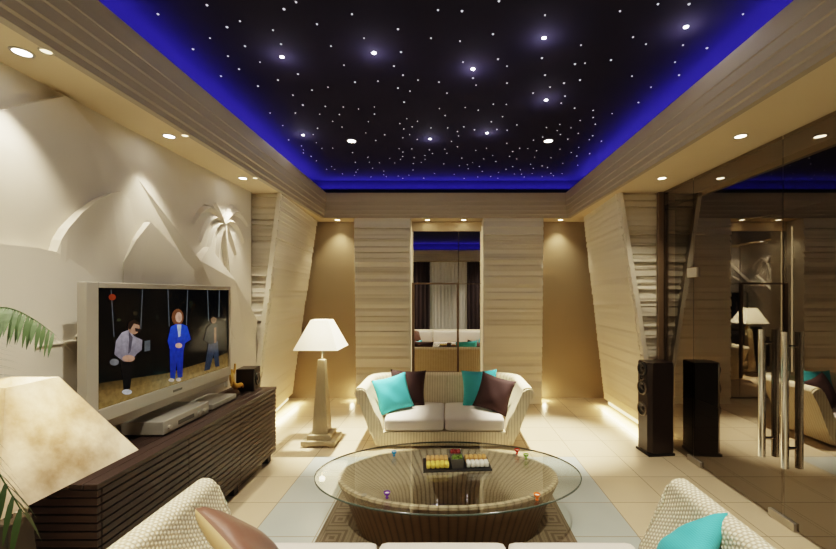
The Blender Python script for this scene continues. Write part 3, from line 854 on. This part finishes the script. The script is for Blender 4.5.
bm = bmesh.new(); box(bm, -0.95, 0.95, -0.85, 0.85, 0.0, 0.010, 0.004)
tag(obj('area_rug', bm, M['rug'], None, loc=(0.0, 3.02, 0.001)), 'brown woven rug with key pattern border under the coffee table', 'rug')

# tray with snacks on the glass
ZT = 0.4145
tr = thing('serving_tray', 'black slate serving tray in the middle of the glass table', 'tray', (0.085, 3.19, ZT), math.radians(4))
bm = bmesh.new(); box(bm, -0.258, 0.258, -0.113, 0.113, 0.0, 0.016); obj('tray_plate', bm, M['slate'], tr)
bm = bmesh.new()
for x0, x1, y0, y1 in ((-0.27, 0.27, -0.125, -0.113), (-0.27, 0.27, 0.113, 0.125), (-0.27, -0.258, -0.113, 0.113), (0.258, 0.27, -0.113, 0.113)): box(bm, x0, x1, y0, y1, 0.003, 0.016, 0.003)
obj('tray_rim', bm, M['slate'], tr)
def on_tray(x, y):
    c, s = math.cos(math.radians(4)), math.sin(math.radians(4))
    return (0.085 + x * c - y * s, 3.19 + x * s + y * c, ZT + 0.0165)
foodm = {k: pbr('food_' + k, v, 0.5, noise=0.25, nscale=40) for k, v in dict(yellow=srgb(232, 206, 92), orange=srgb(204, 158, 96), white=srgb(242, 236, 222), tan=srgb(206, 160, 92), red=srgb(120, 26, 18), green=srgb(92, 116, 34)).items()}
def snack(label, mat, x, y, w):
    bm = bmesh.new()
    n = 5
    for k in range(n):   # a log of slices
        b2 = bmesh.new(); rounded_box(b2, w / n / 2 * 0.97, 0.036, 0.020, 0.010, 0.004, 5)
        me = bpy.data.meshes.new('tmp'); b2.to_mesh(me); b2.free()
        nv = len(bm.verts)
        bm.from_mesh(me); bpy.data.meshes.remove(me)
        bm.verts.ensure_lookup_table()
        bmesh.ops.translate(bm, verts=bm.verts[nv:], vec=(-w / 2 + w / n * (k + 0.5), 0, 0.0205))
    o = obj('snack_roll', bm, mat, None, True, on_tray(x, y), (0, 0, math.radians(4)))
    tag(o, label, 'snack')
snack('pale yellow sliced snack roll at the front left of the tray', foodm['yellow'], -0.155, -0.055, 0.18)
snack('orange sliced snack roll at the back left of the tray', foodm['orange'], -0.155, 0.050, 0.18)
snack('white sliced snack roll at the front right of the tray', foodm['white'], 0.160, -0.055, 0.18)
snack('tan sliced snack roll at the back right of the tray', foodm['tan'], 0.160, 0.050, 0.18)
def dish(label, fl, mat, x, y):
    t = thing('snack_bowl', label, 'bowl', on_tray(x, y), math.radians(4))
    bm = bmesh.new()
    o = [(-0.052, -0.05), (0.052, -0.05), (0.052, 0.05), (-0.052, 0.05)]
    lv = [(0.80, 0.0), (1.0, 0.075), (0.88, 0.075), (0.74, 0.012)]
    rg = [[bm.verts.new((px * f, py * f, z)) for px, py in o] for f, z in lv]
    for a, b in zip(rg[:-1], rg[1:]):
        for i in range(4): bm.faces.new((a[i], a[(i + 1) % 4], b[(i + 1) % 4], b[i]))
    bm.faces.new(rg[0][::-1]); bm.faces.new(rg[-1])
    obj('bowl_body', bm, M['silver_dark'], t)
    bm = bmesh.new()
    rr = random.Random(5)
    for k in range(26):
        m = Matrix.Translation((rr.uniform(-0.034, 0.034), rr.uniform(-0.032, 0.032), 0.066 + rr.uniform(-0.006, 0.014)))
        bmesh.ops.create_icosphere(bm, subdivisions=1, radius=0.012, matrix=m)
    tag(obj('filling', bm, mat, t, True), fl, None, None, 'stuff')
dish('small grey square bowl of green filling at the front centre of the tray', 'green filling', foodm['green'], 0.0, -0.053)
dish('small grey square bowl of dark red filling at the back centre of the tray', 'dark red filling', foodm['red'], -0.005, 0.060)
# votive glasses
def votive(label, col, px, py):
    s = (py - CY) / (E - ZT); x, y = (px - CX) / s, F / s
    t = thing('votive_glass', label, 'candle holder', (x, y, ZT))
    t.scale = (0.75, 0.75, 0.75)
    m = pbr('votive_' + label.split()[1], col, 0.15, emit=col, estr=0.25)
    bm = bmesh.new(); lathe(bm, [(0.014, 0.0), (0.016, 0.004), (0.006, 0.012), (0.012, 0.022), (0.027, 0.038), (0.030, 0.056), (0.027, 0.056), (0.023, 0.040), (0.004, 0.026)], 18, cap0=True, cap1=True); obj('glass_cup', bm, m, t, True, angle=60)
    bm = bmesh.new(); lathe(bm, [(0.021, 0.036), (0.0215, 0.046), (0.001, 0.047)], 14, cap0=True, cap1=True); obj('candle', bm, foodm['white'], t, True)
votive('small blue votive glass at the back left of the glass table', srgb(30, 130, 170), 394, 456)
votive('small purple votive glass at the front left of the glass table', srgb(100, 50, 130), 387, 498)
votive('small orange votive glass at the front right of the glass table', srgb(214, 104, 40), 537, 500)
votive('small red votive glass at the back right of the glass table', srgb(190, 50, 30), 517, 454)
votive('small green votive glass beside the red one at the table right', srgb(110, 150, 50), 526, 459)

# ------------------------------------------------------------------ floor lamps
def lamp(label, loc, body, shade_mat, power, hb=0.255, ht=0.105):
    t = thing('floor_lamp', label, 'lamp', loc)
    bm = bmesh.new(); box(bm, -0.20, 0.20, -0.17, 0.17, 0.02, 0.075, 0.006); obj('base_plate', bm, body, t)
    bm = bmesh.new()
    for sx in (-1, 1):
        for sy in (-1, 1): box(bm, sx * 0.15 - 0.03, sx * 0.15 + 0.03, sy * 0.13 - 0.03, sy * 0.13 + 0.03, 0.0, 0.02)
    obj('base_feet', bm, body, t)
    bm = bmesh.new(); box(bm, -0.14, 0.14, -0.13, 0.13, 0.075, 0.135, 0.006); obj('plinth', bm, body, t)
    bm = bmesh.new(); frustum(bm, 0.092, 0.135, 0.042, 1.01)
    bmesh.ops.bevel(bm, geom=bm.edges[:], offset=0.004, segments=1, affect='EDGES'); obj('column', bm, body, t)
    bm = bmesh.new(); tube(bm, [(0, 0, 1.01), (0, 0, 1.22)], 0.012, 12); obj('neck', bm, M['chrome'], t, True)
    bm = bmesh.new()
    frustum(bm, hb, 1.15, ht, 1.49, cap=False)
    frustum(bm, hb - 0.004, 1.15, ht - 0.004, 1.49, cap=False)
    for h, z in ((hb, 1.15), (ht, 1.49)):
        o = [bm.verts.new((sx * h, sy * h, z)) for sx, sy in ((-1, -1), (1, -1), (1, 1), (-1, 1))]
        i_ = [bm.verts.new((sx * (h - 0.004), sy * (h - 0.004), z)) for sx, sy in ((-1, -1), (1, -1), (1, 1), (-1, 1))]
        for k in range(4): bm.faces.new((o[k], o[(k + 1) % 4], i_[(k + 1) % 4], i_[k]))
    obj('lamp_shade', bm, shade_mat, t)
    bm = bmesh.new()
    for z, h in ((1.16, hb - 0.012),):
        tube(bm, [(-h, 0, z), (h, 0, z)], 0.003, 6); tube(bm, [(0, -h, z), (0, h, z)], 0.003, 6)
    obj('shade_spider', bm, M['chrome'], t)
    bm = bmesh.new(); bmesh.ops.create_uvsphere(bm, u_segments=14, v_segments=10, radius=0.035, matrix=Matrix.Translation((0, 0, 1.265))); obj('bulb', bm, M['lens_warm'], t, True)
    p = point('lamp_light', (loc[0], loc[1], 1.34), power, (1, 0.85, 0.62), 0.05)
    return t
lamp('pale floor lamp with white pyramid shade standing left of the far sofa', (-1.50, 4.78, 0), M['lamp_body'], M['shade'], 15)
lamp('floor lamp with mottled parchment pyramid shade in the near left foreground', (-1.54, 1.39, 0), M['lamp_body_dark'], M['parchment'], 8, 0.258, 0.09)

# ------------------------------------------------------------------ media cabinet
CX0, CX1, CY0, CY1, CZ0, CZ1 = -2.335, -1.85, 2.10, 4.32, 0.09, 0.787
cab = thing('media_cabinet', 'long low dark wenge cabinet with horizontal slats under the television', 'cabinet', (0, 0, 0))
bm = bmesh.new(); box(bm, CX0, CX1 - 0.03, CY0 + 0.03, CY1 - 0.03, CZ0, CZ1 - 0.03); obj('carcass', bm, M['wenge_dark'], cab)
bm = bmesh.new()
nb = 6
for k in range(nb):
    x0 = CX0 + (CX1 - CX0) * k / nb; x1 = CX0 + (CX1 - CX0) * (k + 1) / nb
    box(bm, x0 + 0.002, x1 - 0.002, CY0, CY1, CZ1 - 0.03, CZ1, 0.003, 1)
obj('top_board', bm, M['wenge'], cab)
NS = 15; ph = (CZ1 - 0.03 - CZ0) / NS
def slats(bm, a, b, n):
    a, b, n = Vector(a), Vector(b), Vector(n)
    for k in range(NS):
        z0 = CZ0 + ph * k + 0.004; z1 = CZ0 + ph * (k + 1) - 0.006
        q = [a + Vector((0, 0, z0)), b + Vector((0, 0, z0)), b + Vector((0, 0, z1)), a + Vector((0, 0, z1))]
        f = [p + n * (0.026 if i < 2 else 0.025) for i, p in enumerate(q)]
        vs = [bm.verts.new(p) for p in q + f]
        for ff in ((0, 1, 2, 3), (7, 6, 5, 4), (0, 4, 5, 1), (1, 5, 6, 2), (2, 6, 7, 3), (3, 7, 4, 0)): bm.faces.new([vs[i] for i in ff])
nd = 3
for k in range(nd):
    y0 = CY0 + 0.03 + (CY1 - CY0 - 0.06) * k / nd + 0.003; y1 = CY0 + 0.03 + (CY1 - CY0 - 0.06) * (k + 1) / nd - 0.003
    bm = bmesh.new(); slats(bm, (CX1 - 0.03, y0, 0), (CX1 - 0.03, y1, 0), (1, 0, 0)); obj('slatted_door', bm, M['wenge'], cab)
for yy, ny in ((CY0 + 0.03, -1), (CY1 - 0.03, 1)):
    bm = bmesh.new(); slats(bm, (CX0, yy, 0), (CX1 - 0.008, yy, 0), (0, ny, 0)); obj('end_panel', bm, M['wenge'], cab)
for y in (CY0 + 0.12, CY0 + 0.80, CY0 + 1.45, CY1 - 0.10):
    for x in (CX0 + 0.05, CX1 - 0.07):
        bm = bmesh.new(); box(bm, x - 0.035, x + 0.035, y - 0.035, y + 0.035, 0, CZ0 + 0.002, 0.003, 1); obj('leg', bm, M['wenge_dark'], cab)

# ------------------------------------------------------------------ television
XT = -2.10
def tvp(px, py, off=0.0):
    X = -(XT + off); d = F * X / (CX - px); return (XT + off, d, E - (py - CY) * d / F)
tv = thing('television', 'large silver-framed flat television showing three people on swings at night', 'television', (0, 0, 0))
Y0, Y1, Z0, Z1 = 2.30, 3.845, 1.015, 1.872
sy0, sy1, sz0, sz1 = 2.380, 3.815, 1.098, 1.838
bm = bmesh.new()
for (a, b, c, d) in ((Y0, sy0, Z0, Z1), (sy1, Y1, Z0, Z1), (sy0, sy1, sz1, Z1), (sy0, sy1, Z0, sz0)): box(bm, XT - 0.05, XT + 0.008, a, b, c, d, 0.004, 2)
obj('bezel', bm, M['silver'], tv)
bm = bmesh.new(); box(bm, XT - 0.13, XT - 0.045, Y0 + 0.18, Y1 - 0.03, Z0 + 0.03, Z1 - 0.03, 0.02, 2); obj('rear_housing', bm, M['silver_dark'], tv)
bm = bmesh.new(); box(bm, XT - 0.045, XT - 0.004, sy0, sy1, sz0, sz1); scr = obj('screen', bm, pbr('black_screen', srgb(6, 6, 9), 0.12), tv)
bm = bmesh.new()   # lower speaker grille bar
vs = []
for y in (Y0 + 0.04, Y1 - 0.02):
    vs.append([bm.verts.new(p) for p in ((XT - 0.10, y, Z0), (XT + 0.004, y, Z0), (XT - 0.02, y, Z0 - 0.06), (XT - 0.08, y, Z0 - 0.07))])
for i in range(4): bm.faces.new((vs[0][i], vs[0][(i + 1) % 4], vs[1][(i + 1) % 4], vs[1][i]))
bm.faces.new(vs[0]); bm.faces.new(vs[1][::-1]); obj('speaker_bar', bm, M['silver'], tv)
bm = bmesh.new(); box(bm, XT - 0.225, XT - 0.125, 2.9, 3.3, 1.25, 1.6, 0.004)
st_ = obj('wall_bracket', bm, M['silver_dark'], tv)
bm = bmesh.new(); box(bm, XT + 0.007, XT + 0.011, 3.03, 3.13, 1.045, 1.062); obj('badge', bm, M['silver_dark'], tv)

# picture on the screen: flat colour shapes traced onto the panel
bm = bmesh.new(); cl = bm.loops.layers.float_color.new('Col'); layer = [0]
def zc(p): return (80 + p[0] / 3.7875, 275 + p[1] / 3.7875)
def pic(pts, col, col2=None, raw=False):
    layer[0] += 1
    off = -0.0035 + layer[0] * 0.00012
    P = pts if raw else [tvp(*zc(p), off=off) for p in pts]
    P = [(XT + off, max(sy0 + 0.001, min(sy1 - 0.001, p[1])), max(sz0 + 0.001, min(sz1 - 0.001, p[2]))) for p in P]
    f = face(bm, P)
    zz = [p[2] for p in P]; zlo, zhi = min(zz), max(zz)
    for lp in f.loops:
        k = (lp.vert.co.z - zlo) / max(1e-6, zhi - zlo)
        c = col if col2 is None else tuple(col2[i] * (1 - k) + col[i] * k for i in range(4))
        lp[cl] = c
def pell(cx, cy, rx, ry, col, col2=None, n=14):
    pic([(cx + rx * math.cos(2 * PI * i / n), cy + ry * math.sin(2 * PI * i / n)) for i in range(n)], col, col2)
pic([(0, sy0, sz0), (0, sy1, sz0), (0, sy1, sz1), (0, sy0, sz1)], srgb(6, 7, 10), srgb(14, 12, 10), raw=True)
pic([(60, 412), (330, 372), (470, 330), (570, 290), (570, 380), (480, 410), (66, 540)], srgb(66, 52, 28), srgb(146, 118, 68))
pic([(60, 440), (200, 424), (330, 392), (440, 372), (570, 330), (570, 352), (420, 400), (230, 450), (66, 490)], srgb(110, 86, 48), srgb(150, 122, 74))
for a, b in (((118, 55), (129, 235)), ((237, 52), (230, 205)), ((333, 50), (338, 195)), ((408, 52), (403, 190)), ((483, 55), (487, 175)), ((528, 58), (526, 160))):
    pic([(a[0] - 1.8, a[1]), (a[0] + 1.8, a[1]), (b[0] + 1.8, b[1]), (b[0] - 1.8, b[1])], srgb(92, 98, 104))
pell(122, 84, 14, 12, srgb(150, 62, 30)); pell(148, 170, 8, 6, srgb(60, 70, 50)); pell(210, 145, 9, 8, srgb(56, 50, 34)); pell(292, 160, 7, 9, srgb(34, 36, 30)); pell(420, 110, 8, 14, srgb(26, 32, 24))
pic([(244, 250), (266, 246), (266, 286), (244, 290)], srgb(92, 96, 100))
# seated man in grey jacket
pell(130, 330, 18, 13, srgb(120, 120, 122))
pic([(150, 322), (200, 322), (205, 360), (196, 380), (190, 430), (165, 436), (160, 372)], srgb(16, 15, 18))
pic([(158, 218), (184, 208), (206, 232), (236, 246), (234, 284), (214, 300), (196, 326), (166, 328), (136, 306), (130, 300), (136, 250)], srgb(176, 168, 178), srgb(120, 114, 124))
pic([(184, 212), (200, 236), (192, 290), (182, 300), (186, 250)], srgb(88, 82, 92))
pell(184, 316, 24, 13, srgb(196, 150, 124)); pell(204, 198, 22, 27, srgb(186, 140, 112)); pic([(180, 200), (184, 178), (204, 168), (226, 180), (226, 190), (204, 184), (190, 208)], srgb(48, 34, 26))
pic([(208, 200), (232, 206), (230, 218), (210, 214)], srgb(40, 30, 28)); pell(178, 443, 19, 10, srgb(206, 206, 208))
# woman in blue suit
pell(370, 160, 23, 32, srgb(120, 78, 50)); pell(374, 160, 13, 20, srgb(222, 176, 150))
pic([(340, 286), (392, 282), (388, 386), (370, 392), (366, 330), (360, 394), (342, 390)], srgb(34, 62, 176), srgb(22, 42, 130))
pic([(344, 196), (362, 186), (388, 186), (406, 194), (420, 244), (398, 258), (392, 288), (342, 288), (332, 250)], srgb(44, 86, 220), srgb(28, 54, 170))
pic([(367, 188), (384, 188), (380, 232), (373, 236)], srgb(190, 206, 236)); pell(374, 267, 13, 10, srgb(226, 178, 150))
pell(346, 398, 11, 7, srgb(198, 180, 164)); pell(373, 396, 10, 7, srgb(198, 180, 164))
# man in dark jacket
pic([(488, 252), (522, 250), (528, 346), (512, 348), (506, 300), (492, 358), (470, 364)], srgb(62, 74, 92), srgb(44, 52, 66))
pic([(480, 200), (496, 186), (520, 186), (526, 240), (514, 258), (492, 262), (470, 248)], srgb(34, 38, 40))
pell(506, 168, 11, 16, srgb(110, 82, 64)); pic([(494, 166), (498, 152), (512, 150), (517, 164), (506, 158)], srgb(24, 20, 18)); pic([(508, 200), (516, 198), (516, 256), (508, 258)], srgb(140, 106, 82))
obj('screen_picture', bm, picture_material(), scr)

# players and small things on the cabinet
def player(label, x0, x1, y0, y1, h, knobs):
    t = thing('media_player', label, 'player', (0, 0, CZ1))
    bm = bmesh.new(); box(bm, x0, x1, y0, y1, 0.010, h, 0.005); obj('housing', bm, M['silver'], t)
    bm = bmesh.new()
    for x in (x0 + 0.03, x1 - 0.03):
        for y in (y0 + 0.04, y1 - 0.04): lathe(bm, [(0.014, 0), (0.014, 0.011)], 10, x, y, cap0=True, cap1=True)
    obj('feet', bm, M['cone'], t)
    if knobs:
        bm = bmesh.new(); box(bm, x1 - 0.001, x1 + 0.004, y0 + 0.16, y1 - 0.20, 0.035, 0.065); obj('display_window', bm, M['silver_dark'], t)
        for y in (y1 - 0.14, y1 - 0.07, y0 + 0.06):
            bm = bmesh.new(); tube(bm, [(x1, y, 0.05), (x1 + 0.014, y, 0.05)], 0.016, 12); obj('knob', bm, M['satin'], t, True, angle=40)
player('thick silver media player on the cabinet below the television', -2.31, -2.005, 2.80, 3.34, 0.105, True)
player('thin silver media player on the cabinet behind the thick one', -2.29, -2.02, 3.42, 3.81, 0.055, False)
t = thing('satellite_speaker', 'small dark cube speaker at the far end of the cabinet', 'speaker', (-2.10, 4.19, CZ1))
t.rotation_euler = (0, 0, math.radians(8))
bm = bmesh.new(); box(bm, -0.085, 0.095, -0.10, 0.10, 0.006, 0.235, 0.008); obj('cabinet_shell', bm, M['speaker_black'], t)
bm = bmesh.new(); lathe(bm, [(0.07, 0), (0.072, 0.008), (0.062, 0.010), (0.05, 0.002), (0.02, -0.006), (0.018, 0.004), (0.001, 0.006)], 24); obj('woofer', bm, M['cone'], t, True, (0.096, 0, 0.115), (0, PI / 2, 0))
bm = bmesh.new(); lathe(bm, [(0.02, 0), (0.02, 0.008)], 12, -0.05, -0.06, cap0=True, cap1=True); lathe(bm, [(0.02, 0), (0.02, 0.008)], 12, 0.06, 0.06, cap0=True, cap1=True); lathe(bm, [(0.02, 0), (0.02, 0.008)], 12, 0.06, -0.06, cap0=True, cap1=True); obj('feet', bm, M['cone'], t)

# gilt figurine: seated figure with raised arm on a rocky base
t = thing('gilt_figurine', 'small gilt reclining figurine beside the cube speaker on the cabinet', 'figurine', (-2.13, 3.93, CZ1)); t.scale = (1.0, 0.8, 1.35)
bm = bmesh.new(); lathe(bm, [(0.085, 0), (0.09, 0.012), (0.075, 0.035), (0.05, 0.045)], 18, cap0=True, cap1=True, sx=0.8, sy=1.2); obj('base', bm, M['bronze'], t, True)
def skin(name, verts, edges, radii, mat, parent, sub=2):
    me = bpy.data.meshes.new(name); me.from_pydata([Vector(v) for v in verts], edges, [])
    o = link(bpy.data.objects.new(name, me), parent)
    md = o.modifiers.new('skin', 'SKIN')
    for i, r in enumerate(radii): me.skin_vertices[0].data[i].radius = (r, r)
    me.skin_vertices[0].data[0].use_root = True
    s = o.modifiers.new('sub', 'SUBSURF'); s.levels = sub; s.render_levels = sub
    me.materials.append(mat)
    return o
skin('figure', [(0, 0, 0.07), (0, -0.005, 0.11), (0, -0.01, 0.15), (0, -0.012, 0.175), (0, -0.012, 0.20),
                (0.02, -0.04, 0.15), (0.03, -0.07, 0.12), (0.03, -0.085, 0.08), (0.0, 0.025, 0.15), (0.01, 0.045, 0.185), (0.01, 0.05, 0.235),
                (0.03, 0.03, 0.065), (0.06, 0.09, 0.075), (0.06, 0.13, 0.045), (0.0, 0.04, 0.06), (0.02, 0.10, 0.06), (0.02, 0.15, 0.045)],
     [(0, 1), (1, 2), (2, 3), (3, 4), (2, 5), (5, 6), (6, 7), (2, 8), (8, 9), (9, 10), (0, 11), (11, 12), (12, 13), (0, 14), (14, 15), (15, 16)],
     [0.032, 0.028, 0.03, 0.014, 0.024, 0.014, 0.011, 0.009, 0.014, 0.011, 0.009, 0.022, 0.016, 0.011, 0.022, 0.016, 0.011], M['gold'], t)

# ------------------------------------------------------------------ tall loudspeaker by the glass wall
sp = thing('tower_speaker', 'tall dark brown floor loudspeaker standing against the glass wall', 'speaker', (2.385, 4.50, 0), math.radians(6))
bm = bmesh.new()
o8 = [(-0.155, -0.085), (-0.115, -0.125), (0.125, -0.125), (0.145, -0.105), (0.145, 0.105), (0.125, 0.125), (-0.115, 0.125), (-0.155, 0.085)]
lv = [(0.03, 0.97), (0.045, 1.0), (1.02, 1.0), (1.035, 0.97)]
rg = [[bm.verts.new((x * f, y * f, z)) for x, y in o8] for z, f in lv]
for a, b in zip(rg[:-1], rg[1:]):
    for i in range(8): bm.faces.new((a[i], a[(i + 1) % 8], b[(i + 1) % 8], b[i]))
bm.faces.new(rg[0][::-1]); bm.faces.new(rg[-1]); obj('cabinet_shell', bm, M['speaker_black'], sp)
bm = bmesh.new(); box(bm, -0.16, 0.15, -0.13, 0.13, 0.0, 0.03, 0.006); obj('plinth', bm, M['cone'], sp)
def driver(name, r, z, m):
    bm = bmesh.new(); lathe(bm, [(r, 0), (r, 0.014), (r * 0.86, 0.018), (r * 0.8, 0.008), (r * 0.35, -0.002), (r * 0.3, 0.010), (0.001, 0.016)], 28)
    d = obj(name, bm, M['cone'], sp, True, (-0.154, 0, z), (0, -PI / 2, 0), 40)
    bm = bmesh.new(); lathe(bm, [(r * 0.9, 0.012), (r * 1.03, 0.020), (r * 1.06, 0.010), (r * 1.06, 0.0)], 28); obj('driver_ring', bm, m, d, True)
driver('tweeter', 0.035, 0.86, M['ring']); driver('midrange', 0.07, 0.95, M['cone']); driver('woofer', 0.075, 0.74, M['ring']); driver('woofer', 0.075, 0.50, M['ring'])

# ------------------------------------------------------------------ potted palm, left foreground
PP = (-2.185, 1.80)
pt = thing('potted_palm', 'green feathery palm in a wicker planter at the left edge', 'plant', (PP[0], PP[1], 0))
bm = bmesh.new(); uvl = bm.loops.layers.uv.new('UVMap')
def round_uv(prof, n=40):
    rings = [[bm.verts.new((r * math.cos(2 * PI * i / n), r * math.sin(2 * PI * i / n), z)) for i in range(n)] for r, z in prof]
    v = 0
    for k in range(len(prof) - 1):
        dv = math.hypot(prof[k + 1][0] - prof[k][0], prof[k + 1][1] - prof[k][1])
        for i in range(n):
            f = bm.faces.new((rings[k][i], rings[k][(i + 1) % n], rings[k + 1][(i + 1) % n], rings[k + 1][i]))
            for lp, (uu, vv) in zip(f.loops, ((i, v), (i + 1, v), (i + 1, v + dv), (i, v + dv))): lp[uvl].uv = (uu * 1.2 / n, vv)
        v += dv
    bm.faces.new(rings[0][::-1])
round_uv([(0.13, 0.0), (0.15, 0.25), (0.18, 0.60), (0.195, 0.76), (0.20, 0.785), (0.185, 0.79), (0.17, 0.77), (0.16, 0.70)])
obj('planter', bm, M['wick_near'], pt, True, angle=60)
bm = bmesh.new(); lathe(bm, [(0.001, 0.725), (0.1, 0.72), (0.165, 0.715)], 24); obj('soil', bm, M['soil'], pt)
bm = bmesh.new(); tube(bm, [(0, 0, 0.71), (0.01, 0, 0.95), (0.0, 0.01, 1.12)], 0.04, 10, 0.03); obj('trunk', bm, M['trunk'], pt, True)
def bez(p, t):
    a, b, c, d = map(Vector, p); s = 1 - t
    return a * s ** 3 + b * 3 * s * s * t + c * 3 * s * t * t + d * t ** 3
def frond(ctrl, nl=34, L=0.26, seed=0, droop=0.5):
    rr = random.Random(seed); bm = bmesh.new()
    c = [Vector(q) - Vector((PP[0], PP[1], 0)) for q in ctrl]
    tube(bm, [Vector((max(bez(c, i / 20).x, -0.05), bez(c, i / 20).y, bez(c, i / 20).z)) for i in range(21)], 0.008, 6, 0.0015)
    for i in range(nl):
        t = 0.16 + 0.84 * i / (nl - 1)
        p = bez(c, t); tan = (bez(c, min(1, t + 0.01)) - bez(c, t - 0.01)).normalized()
        side = tan.cross(Vector((0, 0, 1))); side = side.normalized() if side.length > 1e-3 else Vector((1, 0, 0))
        for s in (-1, 1):
            ln = L * (0.35 + 0.65 * math.sin(PI * min(1, 0.12 + 0.80 * t)) ) * rr.uniform(0.88, 1.1)
            dirv = (side * s * 0.75 + tan * 0.65 + Vector((0, 0, -droop * rr.uniform(0.6, 1.2)))).normalized()
            w = 0.008 * rr.uniform(0.8, 1.2); wv = dirv.cross(Vector((0, 0, 1))).normalized() * w
            prev = None
            for k in range(5):
                f = k / 4
                q = p + dirv * ln * f + Vector((0, 0, -0.35 * ln * f * f))
                ww = wv * (math.sin(PI * (0.15 + 0.83 * f)))
                q.x = max(q.x, -0.06)
                cur = (bm.verts.new(q - ww), bm.verts.new(q + ww))
                if prev: bm.faces.new((prev[0], prev[1], cur[1], cur[0]))
                prev = cur
    obj('frond', bm, M['leaf'], pt)
c0 = (PP[0], PP[1], 1.10)
frond([c0, (-2.12, 1.75, 1.66), (-2.05, 1.72, 1.90), (-1.69, 1.70, 1.63)], 44, 0.17, 1, 0.7)
frond([c0, (-2.20, 1.35, 1.75), (-1.45, 1.00, 1.90), (-1.11, 1.03, 1.24)], 50, 0.18, 2, 0.8)
frond([c0, (-2.20, 1.2, 1.7), (-2.1, 0.8, 1.8), (-1.9, 0.4, 1.45)], 30, 0.22, 3)
frond([c0, (-2.25, 1.4, 1.7), (-2.28, 1.1, 1.95), (-2.15, 0.8, 1.85)], 24, 0.13, 4)
frond([c0, (-2.05, 1.5, 1.5), (-1.95, 1.25, 1.55), (-1.9, 1.1, 1.25)], 26, 0.18, 6)

# ------------------------------------------------------------------ curtains on the window wall (seen in the mirror)
def curtain(label, name, x0, x1, y, mat, amp, wl, seed):
    bm = bmesh.new(); n = int((x1 - x0) / 0.02); rr = random.Random(seed); prev = None
    for i in range(n + 1):
        x = x0 + (x1 - x0) * i / n
        yy = y + amp * math.sin(2 * PI * x / wl) + amp * 0.4 * math.sin(2 * PI * x / (wl * 0.37) + 1)
        cur = [bm.verts.new((x, yy, z)) for z in (0.02, 1.0, 2.0, ZS - 0.03)]
        if prev:
            for k in range(3): bm.faces.new((prev[k], cur[k], cur[k + 1], prev[k + 1]))
        prev = cur
    tag(obj(name, bm, mat, None, True), label, 'curtain')
curtain('white sheer curtain between two dark drapes, seen in the mirror', 'sheer_curtain', -0.75, 0.95, YF + 0.10, M['sheer'], 0.02, 0.13, 1)
curtain('dark drape left of the white curtain, seen in the mirror', 'drape', -1.35, -0.62, YF + 0.19, M['drape'], 0.03, 0.16, 2)
curtain('dark drape right of the white curtain, seen in the mirror', 'drape', 0.80, 1.50, YF + 0.19, M['drape'], 0.03, 0.16, 3)

# ------------------------------------------------------------------ world and view
w = bpy.data.worlds.new('world'); SC.world = w; w.use_nodes = True
w.node_tree.nodes['Background'].inputs[0].default_value = (1, 0.85, 0.65, 1)
w.node_tree.nodes['Background'].inputs[1].default_value = 0.02
SC.view_settings.view_transform = 'Filmic'
SC.view_settings.look = 'Medium High Contrast'
SC.view_settings.exposure = 0.5
SC.cycles.max_bounces = 8; SC.cycles.diffuse_bounces = 4; SC.cycles.glossy_bounces = 5; SC.cycles.transparent_max_bounces = 10
SC.cycles.use_denoising = True
SC.cycles.sample_clamp_indirect = 6
SC.cycles.caustics_reflective = False; SC.cycles.caustics_refractive = False
